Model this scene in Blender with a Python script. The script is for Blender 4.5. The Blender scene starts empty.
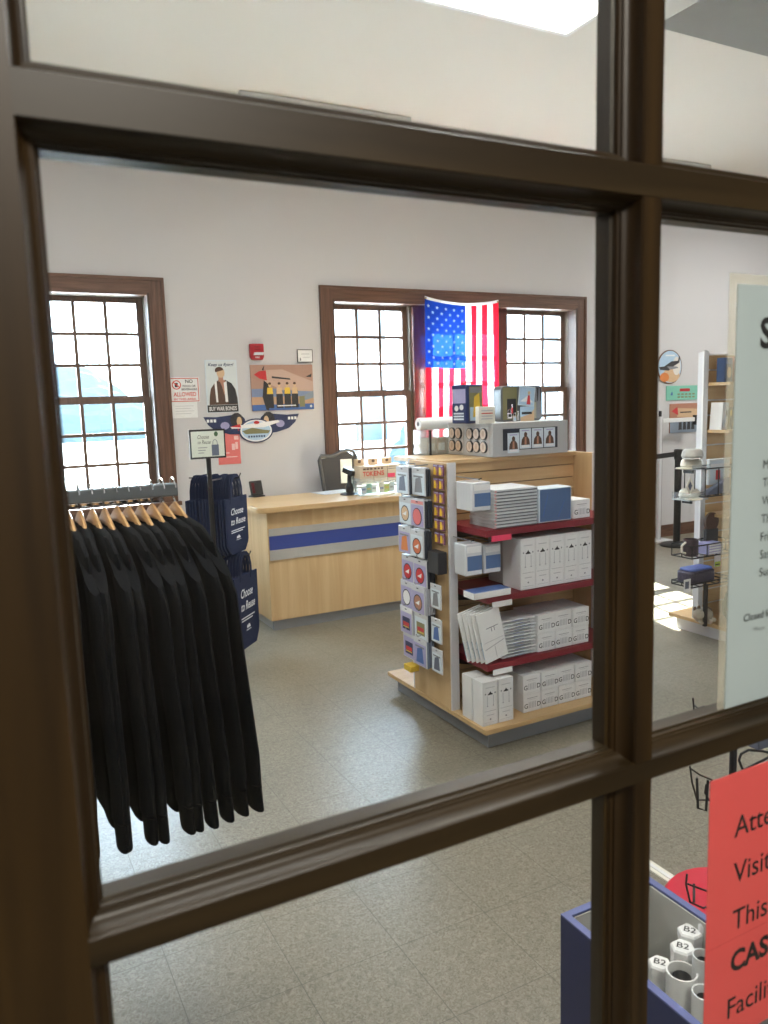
import bpy, bmesh, math, random
from mathutils import Matrix, Vector
random.seed(7)
PI = math.pi
R = math.radians
SC = bpy.context.scene
COL = SC.collection

# ------------------------------------------------------------------ camera
F = 783.316
YAW, PITCH, ROLL = R(27.58146), R(7.96954), R(1.76133)
H = 1.58
cy, sy, cp, sp, cr, sr = math.cos(YAW), math.sin(YAW), math.cos(PITCH), math.sin(PITCH), math.cos(ROLL), math.sin(ROLL)
fwd = Vector((sy*cp, cy*cp, -sp)); rgt = Vector((cy, -sy, 0)); dwn = fwd.cross(rgt)
r2 = cr*rgt + sr*dwn; d2 = -sr*rgt + cr*dwn

def ray(x, y):
    return r2*((x-384)/F) + d2*((y-512)/F) + fwd
def at(x, y, axis, val):
    """measured photo point -> the world point on the plane axis = val"""
    d = ray(x, y); o = Vector((0, 0, H)); t = (val-o[axis])/d[axis]
    return o + t*d

cam = bpy.data.cameras.new('camera'); co = bpy.data.objects.new('camera', cam); COL.objects.link(co)
m3 = Matrix((r2, -d2, -fwd)).transposed()
co.matrix_world = Matrix.Translation((0, 0, H)) @ m3.to_4x4()
cam.sensor_fit = 'AUTO'; cam.sensor_width = 36.0
cam.lens = F/1024*36.0
cam.clip_start = 0.02; cam.clip_end = 200
cam.dof.use_dof = True; cam.dof.focus_distance = 4.3; cam.dof.aperture_fstop = 9.0
SC.camera = co

# ------------------------------------------------------------------ materials
MATS = {}
def mat(name, col, rough=0.5, metal=0.0, spec=0.5, noise=None, bump=None, trans=None, coat=0.0, emis=None, sheen=0.0):
    if name in MATS: return MATS[name]
    m = bpy.data.materials.new(name); m.use_nodes = True
    nt = m.node_tree; b = nt.nodes['Principled BSDF']
    c = (*col, 1)
    b.inputs['Base Color'].default_value = c
    b.inputs['Roughness'].default_value = rough
    b.inputs['Metallic'].default_value = metal
    b.inputs['Specular IOR Level'].default_value = spec
    b.inputs['Coat Weight'].default_value = coat
    if sheen: b.inputs['Sheen Weight'].default_value = sheen
    if emis:
        b.inputs['Emission Color'].default_value = (*emis[0], 1); b.inputs['Emission Strength'].default_value = emis[1]
    tc = nt.nodes.new('ShaderNodeTexCoord')
    n = nt.nodes.new('ShaderNodeTexNoise')
    sc, amt, stretch = noise or (14.0, 0.06, (1, 1, 1))
    mp = nt.nodes.new('ShaderNodeMapping'); mp.inputs['Scale'].default_value = stretch
    nt.links.new(tc.outputs['Object'], mp.inputs['Vector']); nt.links.new(mp.outputs['Vector'], n.inputs['Vector'])
    n.inputs['Scale'].default_value = sc; n.inputs['Detail'].default_value = 4
    hs = nt.nodes.new('ShaderNodeMix'); hs.data_type = 'RGBA'
    hs.inputs[6].default_value = (*[max(0, v*(1-amt)) for v in col], 1)
    hs.inputs[7].default_value = (*[min(1, v*(1+amt)) for v in col], 1)
    nt.links.new(n.outputs['Fac'], hs.inputs[0]); nt.links.new(hs.outputs[2], b.inputs['Base Color'])
    if bump:
        bn = nt.nodes.new('ShaderNodeTexNoise'); bn.inputs['Scale'].default_value = bump[0]; bn.inputs['Detail'].default_value = 3
        nt.links.new(tc.outputs['Object'], bn.inputs['Vector'])
        bp = nt.nodes.new('ShaderNodeBump'); bp.inputs['Strength'].default_value = bump[1]; bp.inputs['Distance'].default_value = bump[2]
        nt.links.new(bn.outputs['Fac'], bp.inputs['Height']); nt.links.new(bp.outputs['Normal'], b.inputs['Normal'])
    MATS[name] = m
    return m

def glass_mat(name, tint=(1, 1, 1), gloss=1.0, rough=0.0, haze=0.0, hazecol=(.9, .9, .9)):
    m = bpy.data.materials.new(name); m.use_nodes = True; nt = m.node_tree; nt.nodes.clear()
    o = nt.nodes.new('ShaderNodeOutputMaterial'); mx = nt.nodes.new('ShaderNodeMixShader')
    t = nt.nodes.new('ShaderNodeBsdfTransparent'); t.inputs[0].default_value = (*tint, 1)
    g = nt.nodes.new('ShaderNodeBsdfGlossy'); g.inputs['Roughness'].default_value = rough
    fr = nt.nodes.new('ShaderNodeFresnel')
    ge = nt.nodes.new('ShaderNodeNewGeometry'); ir = nt.nodes.new('ShaderNodeMapRange')   # one index for both faces of the thin pane
    ir.inputs['To Min'].default_value = 1.45; ir.inputs['To Max'].default_value = 1/1.45
    nt.links.new(ge.outputs['Backfacing'], ir.inputs['Value']); nt.links.new(ir.outputs[0], fr.inputs['IOR'])
    ml = nt.nodes.new('ShaderNodeMath'); ml.operation = 'MULTIPLY'; ml.inputs[1].default_value = gloss
    nt.links.new(fr.outputs[0], ml.inputs[0]); nt.links.new(ml.outputs[0], mx.inputs[0])
    nt.links.new(t.outputs[0], mx.inputs[1]); nt.links.new(g.outputs[0], mx.inputs[2])
    last = mx
    if haze:
        d = nt.nodes.new('ShaderNodeBsdfDiffuse'); d.inputs[0].default_value = (*hazecol, 1)
        m2 = nt.nodes.new('ShaderNodeMixShader'); m2.inputs[0].default_value = haze
        nt.links.new(mx.outputs[0], m2.inputs[1]); nt.links.new(d.outputs[0], m2.inputs[2]); last = m2
    nt.links.new(last.outputs[0], o.inputs[0])
    MATS[name] = m
    return m

def wood_mat(name, c0, c1, axis='Z', scale=1.0, rough=0.4, contrast=1.0, coat=0.0, spec=0.5):
    """grained timber, the grain running along one world axis"""
    m = bpy.data.materials.new(name); m.use_nodes = True; nt = m.node_tree; b = nt.nodes['Principled BSDF']
    tc = nt.nodes.new('ShaderNodeTexCoord'); mp = nt.nodes.new('ShaderNodeMapping')
    s = {'X': (1.2, 22, 22), 'Y': (22, 1.2, 22), 'Z': (22, 22, 1.2)}[axis]
    mp.inputs['Scale'].default_value = [v*scale for v in s]
    n = nt.nodes.new('ShaderNodeTexNoise'); n.inputs['Scale'].default_value = 1.6; n.inputs['Detail'].default_value = 6; n.inputs['Distortion'].default_value = 0.8
    rp = nt.nodes.new('ShaderNodeValToRGB')
    rp.color_ramp.elements[0].position = 0.5-0.22/contrast; rp.color_ramp.elements[1].position = 0.5+0.22/contrast
    rp.color_ramp.elements[0].color = (*c0, 1); rp.color_ramp.elements[1].color = (*c1, 1)
    nt.links.new(tc.outputs['Object'], mp.inputs[0]); nt.links.new(mp.outputs[0], n.inputs['Vector'])
    nt.links.new(n.outputs['Fac'], rp.inputs[0]); nt.links.new(rp.outputs[0], b.inputs['Base Color'])
    b.inputs['Roughness'].default_value = rough; b.inputs['Coat Weight'].default_value = coat; b.inputs['Specular IOR Level'].default_value = spec
    MATS[name] = m
    return m

def floor_mat():
    m = bpy.data.materials.new('vinyl_tile'); m.use_nodes = True; nt = m.node_tree; b = nt.nodes['Principled BSDF']
    tc = nt.nodes.new('ShaderNodeTexCoord')
    def N(t, **k):
        n = nt.nodes.new(t)
        for a, v in k.items(): setattr(n, a, v)
        return n
    L = nt.links.new
    n1 = N('ShaderNodeTexNoise'); n1.inputs['Scale'].default_value = 85; n1.inputs['Detail'].default_value = 4; n1.inputs['Distortion'].default_value = 1.5
    L(tc.outputs['Object'], n1.inputs['Vector'])
    r1 = N('ShaderNodeValToRGB'); r1.color_ramp.elements[0].position = .33; r1.color_ramp.elements[1].position = .68
    r1.color_ramp.elements[0].color = (.150, .132, .096, 1); r1.color_ramp.elements[1].color = (.285, .262, .205, 1)
    L(n1.outputs['Fac'], r1.inputs[0])
    n2 = N('ShaderNodeTexNoise'); n2.inputs['Scale'].default_value = 1.3; n2.inputs['Detail'].default_value = 3
    L(tc.outputs['Object'], n2.inputs['Vector'])
    m1 = N('ShaderNodeMix', data_type='RGBA', blend_type='MULTIPLY'); m1.inputs[0].default_value = 1.0
    r2_ = N('ShaderNodeValToRGB'); r2_.color_ramp.elements[0].position = .3; r2_.color_ramp.elements[1].position = .7
    r2_.color_ramp.elements[0].color = (.88, .88, .88, 1); r2_.color_ramp.elements[1].color = (1, 1, 1, 1)
    L(n2.outputs['Fac'], r2_.inputs[0]); L(r1.outputs[0], m1.inputs[6]); L(r2_.outputs[0], m1.inputs[7])
    # tile joints every 0.3048 m
    sx = N('ShaderNodeSeparateXYZ'); L(tc.outputs['Object'], sx.inputs[0])
    dist = []
    for ax, off in (('X', .060), ('Y', .028)):
        a = N('ShaderNodeMath', operation='SUBTRACT'); a.inputs[1].default_value = off; L(sx.outputs[ax], a.inputs[0])
        p = N('ShaderNodeMath', operation='PINGPONG'); p.inputs[1].default_value = .3048/2; L(a.outputs[0], p.inputs[0])
        dist.append(p)
    mn = N('ShaderNodeMath', operation='MINIMUM'); L(dist[0].outputs[0], mn.inputs[0]); L(dist[1].outputs[0], mn.inputs[1])
    ls = N('ShaderNodeMapRange'); ls.inputs['From Min'].default_value = .0004; ls.inputs['From Max'].default_value = .0017
    L(mn.outputs[0], ls.inputs['Value'])
    m2 = N('ShaderNodeMix', data_type='RGBA'); m2.inputs[6].default_value = (.105, .094, .072, 1)
    L(ls.outputs[0], m2.inputs[0]); L(m1.outputs[2], m2.inputs[7]); L(m2.outputs[2], b.inputs['Base Color'])
    # waxed surface: slight roughness breakup, tiny waviness
    n3 = N('ShaderNodeTexNoise'); n3.inputs['Scale'].default_value = 9; n3.inputs['Detail'].default_value = 5
    L(tc.outputs['Object'], n3.inputs['Vector'])
    mr = N('ShaderNodeMapRange'); mr.inputs['To Min'].default_value = .27; mr.inputs['To Max'].default_value = .42
    L(n3.outputs['Fac'], mr.inputs['Value']); L(mr.outputs[0], b.inputs['Roughness'])
    n4 = N('ShaderNodeTexNoise'); n4.inputs['Scale'].default_value = 35; n4.inputs['Detail'].default_value = 2
    L(tc.outputs['Object'], n4.inputs['Vector'])
    ad = N('ShaderNodeMath', operation='MULTIPLY_ADD'); ad.inputs[1].default_value = .35
    L(n4.outputs['Fac'], ad.inputs[0]); L(ls.outputs[0], ad.inputs[2])
    bp = N('ShaderNodeBump'); bp.inputs['Strength'].default_value = .12; bp.inputs['Distance'].default_value = .002
    L(ad.outputs[0], bp.inputs['Height']); L(bp.outputs['Normal'], b.inputs['Normal'])
    b.inputs['Specular IOR Level'].default_value = .38
    MATS['vinyl_tile'] = m
    return m

def cloth_mat(name, col, tr=0.5):
    m = bpy.data.materials.new(name); m.use_nodes = True; nt = m.node_tree; nt.nodes.clear()
    o = nt.nodes.new('ShaderNodeOutputMaterial'); mx = nt.nodes.new('ShaderNodeMixShader'); mx.inputs[0].default_value = tr
    d = nt.nodes.new('ShaderNodeBsdfDiffuse'); d.inputs[0].default_value = (*col, 1)
    t = nt.nodes.new('ShaderNodeBsdfTranslucent'); t.inputs[0].default_value = (*col, 1)
    tc = nt.nodes.new('ShaderNodeTexCoord'); n = nt.nodes.new('ShaderNodeTexNoise'); n.inputs['Scale'].default_value = 60
    nt.links.new(tc.outputs['Object'], n.inputs['Vector'])
    bp = nt.nodes.new('ShaderNodeBump'); bp.inputs['Strength'].default_value = .1; bp.inputs['Distance'].default_value = .002
    nt.links.new(n.outputs['Fac'], bp.inputs['Height']); nt.links.new(bp.outputs[0], d.inputs['Normal'])
    nt.links.new(d.outputs[0], mx.inputs[1]); nt.links.new(t.outputs[0], mx.inputs[2]); nt.links.new(mx.outputs[0], o.inputs[0])
    MATS[name] = m
    return m

wall_m = mat('wall_paint', (.57, .56, .57), .75, noise=(3, .02, (1, 1, 1)), bump=(180, .06, .001))
ceil_m = mat('ceiling_paint', (.68, .65, .59), .85, noise=(2, .02, (1, 1, 1)))
reflbeam_m = mat('reflection_beam_grey', (.30, .30, .28), .8)
lobby_m = mat('lobby_paint', (.42, .38, .33), .8)
floor_m = floor_mat()
door_m = wood_mat('door_timber', (.0095, .0045, .0010), (.040, .021, .005), 'Z', .9, .42, coat=.0, spec=.32)
doorx_m = wood_mat('door_timber_cross', (.010, .0060, .0020), (.034, .021, .008), 'X', .9, .42, coat=.0, spec=.32)
oakz_m = wood_mat('oak_upright', (.075, .032, .018), (.165, .082, .050), 'Z', 1.2, .5, 1.2, coat=.04)
oakx_m = wood_mat('oak_cross', (.075, .032, .018), (.165, .082, .050), 'X', 1.2, .5, 1.2, coat=.04)
sash_m = wood_mat('sash_timber', (.10, .06, .045), (.18, .115, .085), 'Z', 1.2, .45)  # timber lightened in colour to imitate window glare
mull_m = wood_mat('mullion_timber', (.065, .022, .016), (.12, .048, .034), 'Z', .8, .25, coat=.4)
maple_z = wood_mat('maple_upright', (.52, .345, .165), (.64, .45, .245), 'Z', .55, .35)
maple_x = wood_mat('maple_cross', (.50, .325, .15), (.62, .43, .225), 'X', .55, .33)
maple_y = wood_mat('maple_deep', (.50, .325, .15), (.62, .43, .225), 'Y', .55, .33)
hang_m = wood_mat('hanger_timber', (.42, .22, .085), (.62, .38, .17), 'Y', 1.5, .3, coat=.4)
liner_m = mat('jamb_liner', (.13, .11, .085), .7)  # liner darkened in colour to offset strong window light
reveal_m = wood_mat('reveal_timber', (.030, .013, .008), (.075, .040, .024), 'Z', 1.2, .6)  # oak darkened in colour to offset sky light on the reveals
white_m = mat('white_card', (.74, .745, .74), .5)
paper_m = mat('white_paper', (.78, .785, .78), .6)
cream_m = mat('cream_card', (.74, .71, .62), .6)
grey_m = mat('grey_laminate', (.34, .34, .345), .45)
greyl_m = mat('light_grey_metal', (.62, .62, .64), .4)
aluminium_m = mat('brushed_aluminium', (.48, .48, .475), .38, metal=.55)
kick_m = mat('grey_kick_plate', (.27, .28, .30), .45, metal=.3)
blue_m = mat('blue_laminate', (.028, .055, .27), .35)
bin_m = mat('blue_bin_laminate', (.016, .028, .115), .5)
binrim_m = mat('blue_bin_lit_rim', (.10, .125, .31), .45)  # light on the rim top painted as a paler blue
red_m = mat('red_shelf_steel', (.20, .012, .022), .4)
black_m = mat('black_plastic', (.012, .012, .014), .4)
blackm_m = mat('black_metal', (.016, .016, .018), .35, metal=.3)
ink_m = mat('black_ink', (.015, .015, .018), .6)
greyink_m = mat('grey_ink', (.22, .23, .25), .6)
palegrey_m = mat('pale_grey_print', (.46, .47, .49), .6)
redink_m = mat('red_ink', (.60, .06, .04), .6)
chrome_m = mat('chrome', (.75, .75, .76), .15, metal=1.0)
wire_m = mat('steel_wire', (.35, .35, .36), .3, metal=.9)
navy_m = mat('navy_shirt_cloth', (.0050, .0060, .0080), .95, spec=.10)
navy2_m = mat('navy_rib_cloth', (.0042, .0050, .0066), .95, spec=.10)
tote_m = mat('navy_tote_cloth', (.012, .020, .058), .85, spec=.2, bump=(260, .2, .001))
totelt_m = mat('tote_print_white', (.72, .74, .78), .7)
pinkp_m = mat('pink_paper', (.86, .108, .108), .65)
pinkrefl_m = mat('pink_reflection', (.72, .17, .16), .6)
signp_m = mat('sign_paper', (.48, .54, .575), .6)
redl_m = mat('alarm_red', (.42, .016, .028), .35)
navyp_m = mat('navy_print', (.020, .032, .10), .5)
bluep_m = mat('blue_print', (.055, .13, .36), .45)
skyp_m = mat('sky_print', (.40, .56, .72), .5)
paleb_m = mat('pale_blue_print', (.60, .68, .74), .5)
brownp_m = mat('brown_print', (.085, .042, .026), .55)
tanp_m = mat('tan_print', (.62, .42, .25), .5)
rustp_m = mat('rust_print', (.42, .20, .13), .5)
orangep_m = mat('orange_print', (.66, .22, .06), .5)
redp_m = mat('red_print', (.55, .03, .035), .5)
yelp_m = mat('yellow_print', (.72, .48, .05), .5)
purp_m = mat('purple_print', (.16, .05, .13), .5)
mauve_m = mat('lavender_print', (.36, .34, .55), .5)
olive_m = mat('olive_print', (.22, .21, .10), .5)
greenp_m = mat('green_print', (.20, .52, .40), .5)
lime_m = mat('lime_print', (.45, .62, .08), .5)
darkp_m = mat('dark_print', (.028, .028, .032), .5)
kraft_m = mat('kraft_card', (.46, .34, .22), .7)
kraftl_m = mat('pale_kraft_card', (.60, .50, .38), .7)
plast_m = mat('cloudy_plastic', (.62, .64, .67), .18, coat=.5)
hotp_m = mat('hot_pink_label', (.80, .06, .14), .5)
stone_m = mat('outside_render', (.62, .66, .68), .9)
hedge_m = mat('hedge_leaf', (.018, .030, .034), .9, noise=(9, .5, (1, 1, 1)))
tarmac_m = mat('pale_paving', (.50, .50, .48), .9)
glass_m = glass_mat('window_glass', (.96, .985, 1.0))
dglass_m = glass_mat('door_glass', (.95, .965, .96), .45)
clear_m = glass_mat('clear_acrylic', (.93, .96, .97), 1.6, .05, .10)
sleeve_m = glass_mat('plastic_sleeve', (.97, .96, .93), 1.0, .1, .22, (.85, .80, .70))
lens_m = mat('lamp_diffuser', (.9, .9, .88), .5, emis=((1.0, .95, .85), 2.2))

# ------------------------------------------------------------------ mesh builder
_txt = {}
def text_data(s, shear=0.0, bold=0.0):
    k = (s, shear, bold)
    if k not in _txt:
        cu = bpy.data.curves.new('lettering_curve', 'FONT'); cu.body = s; cu.size = 1.0; cu.shear = shear; cu.offset = bold
        cu.resolution_u = 3
        o = bpy.data.objects.new('lettering_tmp', cu); COL.objects.link(o)
        dg = bpy.context.evaluated_depsgraph_get(); me = bpy.data.meshes.new_from_object(o.evaluated_get(dg))
        v = [tuple(p.co) for p in me.vertices]; f = [tuple(p.vertices) for p in me.polygons]
        bpy.data.objects.remove(o); bpy.data.curves.remove(cu); bpy.data.meshes.remove(me)
        _txt[k] = (v, f)
    return _txt[k]

# art frames: local x to the reader's right, y up, z towards the reader
def facing_front(o):   # faces -Y
    return Matrix.Translation(o) @ Matrix(((1, 0, 0, 0), (0, 0, -1, 0), (0, 1, 0, 0), (0, 0, 0, 1)))
def facing_left(o):    # faces -X
    return Matrix.Translation(o) @ Matrix(((0, 0, -1, 0), (-1, 0, 0, 0), (0, 1, 0, 0), (0, 0, 0, 1)))
def frame(o, xa, ya):
    xa = Vector(xa).normalized(); ya = Vector(ya); za = xa.cross(ya).normalized(); ya = za.cross(xa)
    return Matrix.Translation(o) @ Matrix((xa, ya, za)).transposed().to_4x4()

class MB:
    def __init__(s, T=None):
        s.v = []; s.f = []; s.m = []; s.mats = []; s.T = T or Matrix()
    def mi(s, m):
        if m not in s.mats: s.mats.append(m)
        return s.mats.index(m)
    def add(s, vs, fs, m):
        k = len(s.v); i = s.mi(m)
        s.v += [s.T @ Vector(p) for p in vs]; s.f += [tuple(a+k for a in f) for f in fs]; s.m += [i]*len(fs)
        return s
    def box(s, x0, x1, y0, y1, z0, z1, m):
        vs = [(x, y, z) for z in (z0, z1) for y in (y0, y1) for x in (x0, x1)]
        return s.add(vs, [(0, 2, 3, 1), (4, 5, 7, 6), (0, 1, 5, 4), (2, 6, 7, 3), (0, 4, 6, 2), (1, 3, 7, 5)], m)
    def prism(s, poly, z0, z1, m):
        n = len(poly); vs = [(x, y, z0) for x, y in poly]+[(x, y, z1) for x, y in poly]
        fs = [tuple(range(n-1, -1, -1)), tuple(range(n, 2*n))]+[(i, (i+1) % n, n+(i+1) % n, n+i) for i in range(n)]
        return s.add(vs, fs, m)
    def poly(s, pts, z, m):
        return s.add([(x, y, z) for x, y in pts], [tuple(range(len(pts)))], m)
    def rect(s, x0, y0, x1, y1, z, m):
        return s.poly([(x0, y0), (x1, y0), (x1, y1), (x0, y1)], z, m)
    def ell(s, x, y, rx, ry, z, m, n=20, a0=0, a1=2*PI, rot=0):
        p = []
        full = abs(a1-a0-2*PI) < 1e-6
        for i in range(n if full else n+1):
            a = a0+(a1-a0)*i/n; u, w = rx*math.cos(a), ry*math.sin(a)
            p.append((x+u*math.cos(rot)-w*math.sin(rot), y+u*math.sin(rot)+w*math.cos(rot)))
        return s.poly(p, z, m)
    def edisc(s, x, y, rx, ry, z0, z1, m, n=20):
        return s.prism([(x+rx*math.cos(2*PI*i/n), y+ry*math.sin(2*PI*i/n)) for i in range(n)], z0, z1, m)
    def tube(s, pts, r, m, n=8, caps=True):
        pts = [Vector(p) for p in pts]; rs = r if isinstance(r, (list, tuple)) else [r]*len(pts)
        vs = []; fs = []; ref = None
        for i, p in enumerate(pts):
            t = (pts[min(i+1, len(pts)-1)]-pts[max(i-1, 0)]).normalized()
            if ref is None: ref = Vector((0, 0, 1)) if abs(t.z) < .9 else Vector((1, 0, 0))
            a = t.cross(ref).normalized(); b = a.cross(t).normalized(); ref = b
            vs += [p+rs[i]*(math.cos(2*PI*k/n)*a+math.sin(2*PI*k/n)*b) for k in range(n)]
        for i in range(len(pts)-1):
            fs += [(i*n+k, i*n+(k+1) % n, (i+1)*n+(k+1) % n, (i+1)*n+k) for k in range(n)]
        if caps: fs += [tuple(range(n-1, -1, -1)), tuple((len(pts)-1)*n+k for k in range(n))]
        return s.add(vs, fs, m)
    def lathe(s, prof, m, n=24, c=(0, 0)):
        vs = []; fs = []
        for r, z in prof: vs += [(c[0]+r*math.cos(2*PI*k/n), c[1]+r*math.sin(2*PI*k/n), z) for k in range(n)]
        for i in range(len(prof)-1):
            fs += [(i*n+k, i*n+(k+1) % n, (i+1)*n+(k+1) % n, (i+1)*n+k) for k in range(n)]
        fs += [tuple(range(n-1, -1, -1)), tuple((len(prof)-1)*n+k for k in range(n))]
        return s.add(vs, fs, m)
    def rings(s, rings, m, caps=True):
        n = len(rings[0]); vs = [p for r in rings for p in r]; fs = []
        for i in range(len(rings)-1):
            fs += [(i*n+k, i*n+(k+1) % n, (i+1)*n+(k+1) % n, (i+1)*n+k) for k in range(n)]
        if caps: fs += [tuple(range(n-1, -1, -1)), tuple((len(rings)-1)*n+k for k in range(n))]
        return s.add(vs, fs, m)
    def text(s, t, x, y, h, z, m, w=None, align='L', shear=0.0, bold=0.0):
        """h = cap height; w = fit to that width"""
        v, f = text_data(t, shear, bold)
        if not v: return s
        x0 = min(p[0] for p in v); x1 = max(p[0] for p in v)
        sy_ = h/.70; sx_ = sy_ if w is None else w/(x1-x0)
        tw = (x1-x0)*sx_; ox = {'L': 0, 'C': -tw/2, 'R': -tw}[align]
        return s.add([(x+ox+(p[0]-x0)*sx_, y+p[1]*sy_, z) for p in v], f, m)
    def build(s, name, parent=None, bevel=0, smooth=True, origin=None):
        me = bpy.data.meshes.new(name)
        og = Vector(origin) if origin is not None else Vector((0, 0, 0))
        me.from_pydata([tuple(p-og) for p in s.v], [], s.f)
        for m in s.mats: me.materials.append(m)
        me.polygons.foreach_set('material_index', s.m)
        bm = bmesh.new(); bm.from_mesh(me)
        bmesh.ops.recalc_face_normals(bm, faces=[f for f in bm.faces if all(not e.is_boundary for e in f.edges)])
        bm.to_mesh(me); bm.free()
        if smooth:
            me.polygons.foreach_set('use_smooth', [True]*len(me.polygons)); me.set_sharp_from_angle(angle=R(34))
        me.update()
        o = bpy.data.objects.new(name, me); COL.objects.link(o)
        if origin is not None: o.location = og
        if parent is not None:
            o.parent = parent
            if origin is None and parent.get('_w') is None: pass
        if bevel:
            b = o.modifiers.new('edge', 'BEVEL'); b.width = bevel; b.segments = 2; b.limit_method = 'ANGLE'; b.angle_limit = R(50)
        return o

def tag(o, label, cat, group=None):
    o['label'] = label; o['category'] = cat
    if group: o['group'] = group
    return o
def thing(name, label, cat, loc=(0, 0, 0), rz=0, group=None):
    o = bpy.data.objects.new(name, None); COL.objects.link(o); o.location = loc; o.rotation_euler = (0, 0, rz)
    o.empty_display_size = .05
    return tag(o, label, cat, group)
def struct(o, label=None, cat=None):
    o['kind'] = 'structure'
    if label: o['label'] = label
    if cat: o['category'] = cat
    return o
def kids(o): return [c for c in bpy.data.objects if c.parent == o]
def dup(root, loc, rz=None, label=None, group=None):
    tree = [(root, None)]
    c0 = root.copy(); COL.objects.link(c0); c0.location = loc
    if rz is not None: c0.rotation_euler = (0, 0, rz)
    if label: c0['label'] = label
    if group: c0['group'] = group
    for ch in root.children:
        c = ch.copy(); COL.objects.link(c); c.parent = c0
        for g in ch.children:
            d = g.copy(); COL.objects.link(d); d.parent = c
    return c0
ORD = ['first', 'second', 'third', 'fourth', 'fifth', 'sixth', 'seventh', 'eighth', 'ninth', 'tenth', 'eleventh', 'twelfth', 'thirteenth', 'fourteenth']
def T(x, y, z): return Matrix.Translation((x, y, z))

# ================================================================== the setting
XL, XR, YD, YB, ZC = -2.6, 9.0, 0.50, 6.20, 3.60
struct(MB().box(XL-.2, XR+.2, -3.2, 6.5, -.12, 0, floor_m).build('floor', smooth=False), 'grey beige speckled vinyl tile floor', 'floor')
struct(MB().box(XL-.2, XR+.2, .46, 6.5, ZC, ZC+.15, ceil_m).build('ceiling', smooth=False), 'cream painted ceiling', 'ceiling')
struct(MB().box(XL-.2, XL, .52, 6.2, 0, ZC, wall_m).build('wall_left', smooth=False), 'plain wall at the end beyond the window', 'wall')
struct(MB().box(XR, XR+.2, .52, 6.2, 0, ZC, wall_m).build('wall_right', smooth=False), 'plain wall at the far end of the shop', 'wall')
# back wall round its windows
ZS, ZT = .86, 2.45
W = MB()
LW = (.465, 1.29); TW = (2.80, 5.475)
W.box(XL-.2, XR+.2, YB, YB+.26, 0, ZS, wall_m).box(XL-.2, XR+.2, YB, YB+.26, ZT, ZC, wall_m)
W.box(XL-.2, LW[0], YB, YB+.26, ZS, ZT, wall_m).box(LW[1], TW[0], YB, YB+.26, ZS, ZT, wall_m).box(TW[1], XR+.2, YB, YB+.26, ZS, ZT, wall_m)
struct(W.build('wall_back', smooth=False), 'grey beige painted wall holding the windows and posters', 'wall')
bb = MB().box(XL, XR, YB-.018, YB, 0, .105, oakx_m).box(XL, XR, YB-.012, YB, .105, .13, oakx_m)
struct(bb.build('baseboard_back', smooth=False), 'dark brown timber baseboard', 'baseboard')
# wall holding the door the photo looks through
DX0, DX1, DH = -.085, 1.130, 2.395
Wf = MB()
Wf.box(XL-.2, DX0-.05, YD+.0, YD+.14, 0, ZC, wall_m).box(DX1+.05, XR+.2, YD+.0, YD+.14, 0, ZC, wall_m).box(DX0-.05, DX1+.05, YD, YD+.14, DH+.05, ZC, wall_m)
struct(Wf.build('wall_front', smooth=False), 'wall around the glazed door', 'wall')
tr = MB().box(DX0-.05, DX0-.004, YD-.02, YD+.16, 0, DH+.05, door_m).box(DX1+.004, DX1+.05, YD-.02, YD+.16, 0, DH+.05, door_m).box(DX0-.05, DX1+.05, YD-.02, YD+.16, DH+.004, DH+.05, doorx_m)
struct(tr.build('trim_1', bevel=.003), 'dark timber frame of the glazed door', 'trim')
# soffit box added in place of a dark reflection in the upper pane
struct(MB().box(2.86, XR, YD+.14, 2.735, 3.20, ZC, reflbeam_m).build('trim_2', smooth=False), 'grey soffit box standing in for a dark glass reflection', 'trim')
# lobby behind the camera
struct(MB().box(-2.6, -2.4, -3.2, .5, 0, 2.8, lobby_m).box(3.2, 3.4, -3.2, .5, 0, 2.8, lobby_m).box(-2.6, 3.4, -3.2, -3.0, 0, 2.8, lobby_m).build('wall_lobby', smooth=False), 'plain walls of the lobby outside the door', 'wall')
struct(MB().box(-2.6, 3.4, -3.2, .5, 2.8, 2.95, lobby_m).build('ceiling_lobby', smooth=False), 'lobby ceiling outside the door', 'ceiling')

# ------------------------------------------------------------------ glazed door
door = bpy.data.objects.new('door_1', None); COL.objects.link(door); struct(door, 'dark brown timber door glazed with large panes', 'door')
def prof(a, w):
    """half profile of a glazing member: (offset from the middle, depth behind the face)"""
    k = w/.0135
    p = [(a, 0), (a+.0012*k, .0022)]
    for i in range(7):
        t = i/6*PI/2
        p.append((a+.0012*k+.0075*k*(1-math.cos(t)), .0022+.0135*math.sin(t)))
    p += [(a+.0087*k, .0175), (a+.0105*k, .0180), (a+.0112*k, .0195), (a+.0112*k, .0225), (a+.0135*k, .0235), (a+.0135*k, .040)]
    return p
def member(lo, hi, w_lo, w_hi, u0, u1, vertical, m, back=0.0):
    """bar with face lo..hi; mouldings of width w_lo / w_hi (0 = none); runs u0..u1"""
    mid = (lo+hi)/2; a = (hi-lo)/2
    right = prof(a, w_hi) if w_hi else [(a, 0), (a, .04)]
    left = prof(a, w_lo) if w_lo else [(a, 0), (a, .04)]
    pts = [(mid+x, YD+back+y) for x, y in right] + [(mid-x, YD+back+y) for x, y in reversed(left)]
    b = MB(); n = len(pts); vs = []
    for u in (u0, u1):
        vs += [((p, d, u) if vertical else (u, d, p)) for p, d in pts]
    fs = [tuple(range(n)), tuple(range(2*n-1, n-1, -1))]+[(i, n+i, n+(i+1) % n, (i+1) % n) for i in range(n)]
    return b.add(vs, fs, m)
PX = [(.0375, .5155), (.5355, 1.0135)]
PZ = [(.180, .700), (.7205, 1.2235), (1.242, 1.744), (1.769, 2.270)]
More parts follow.
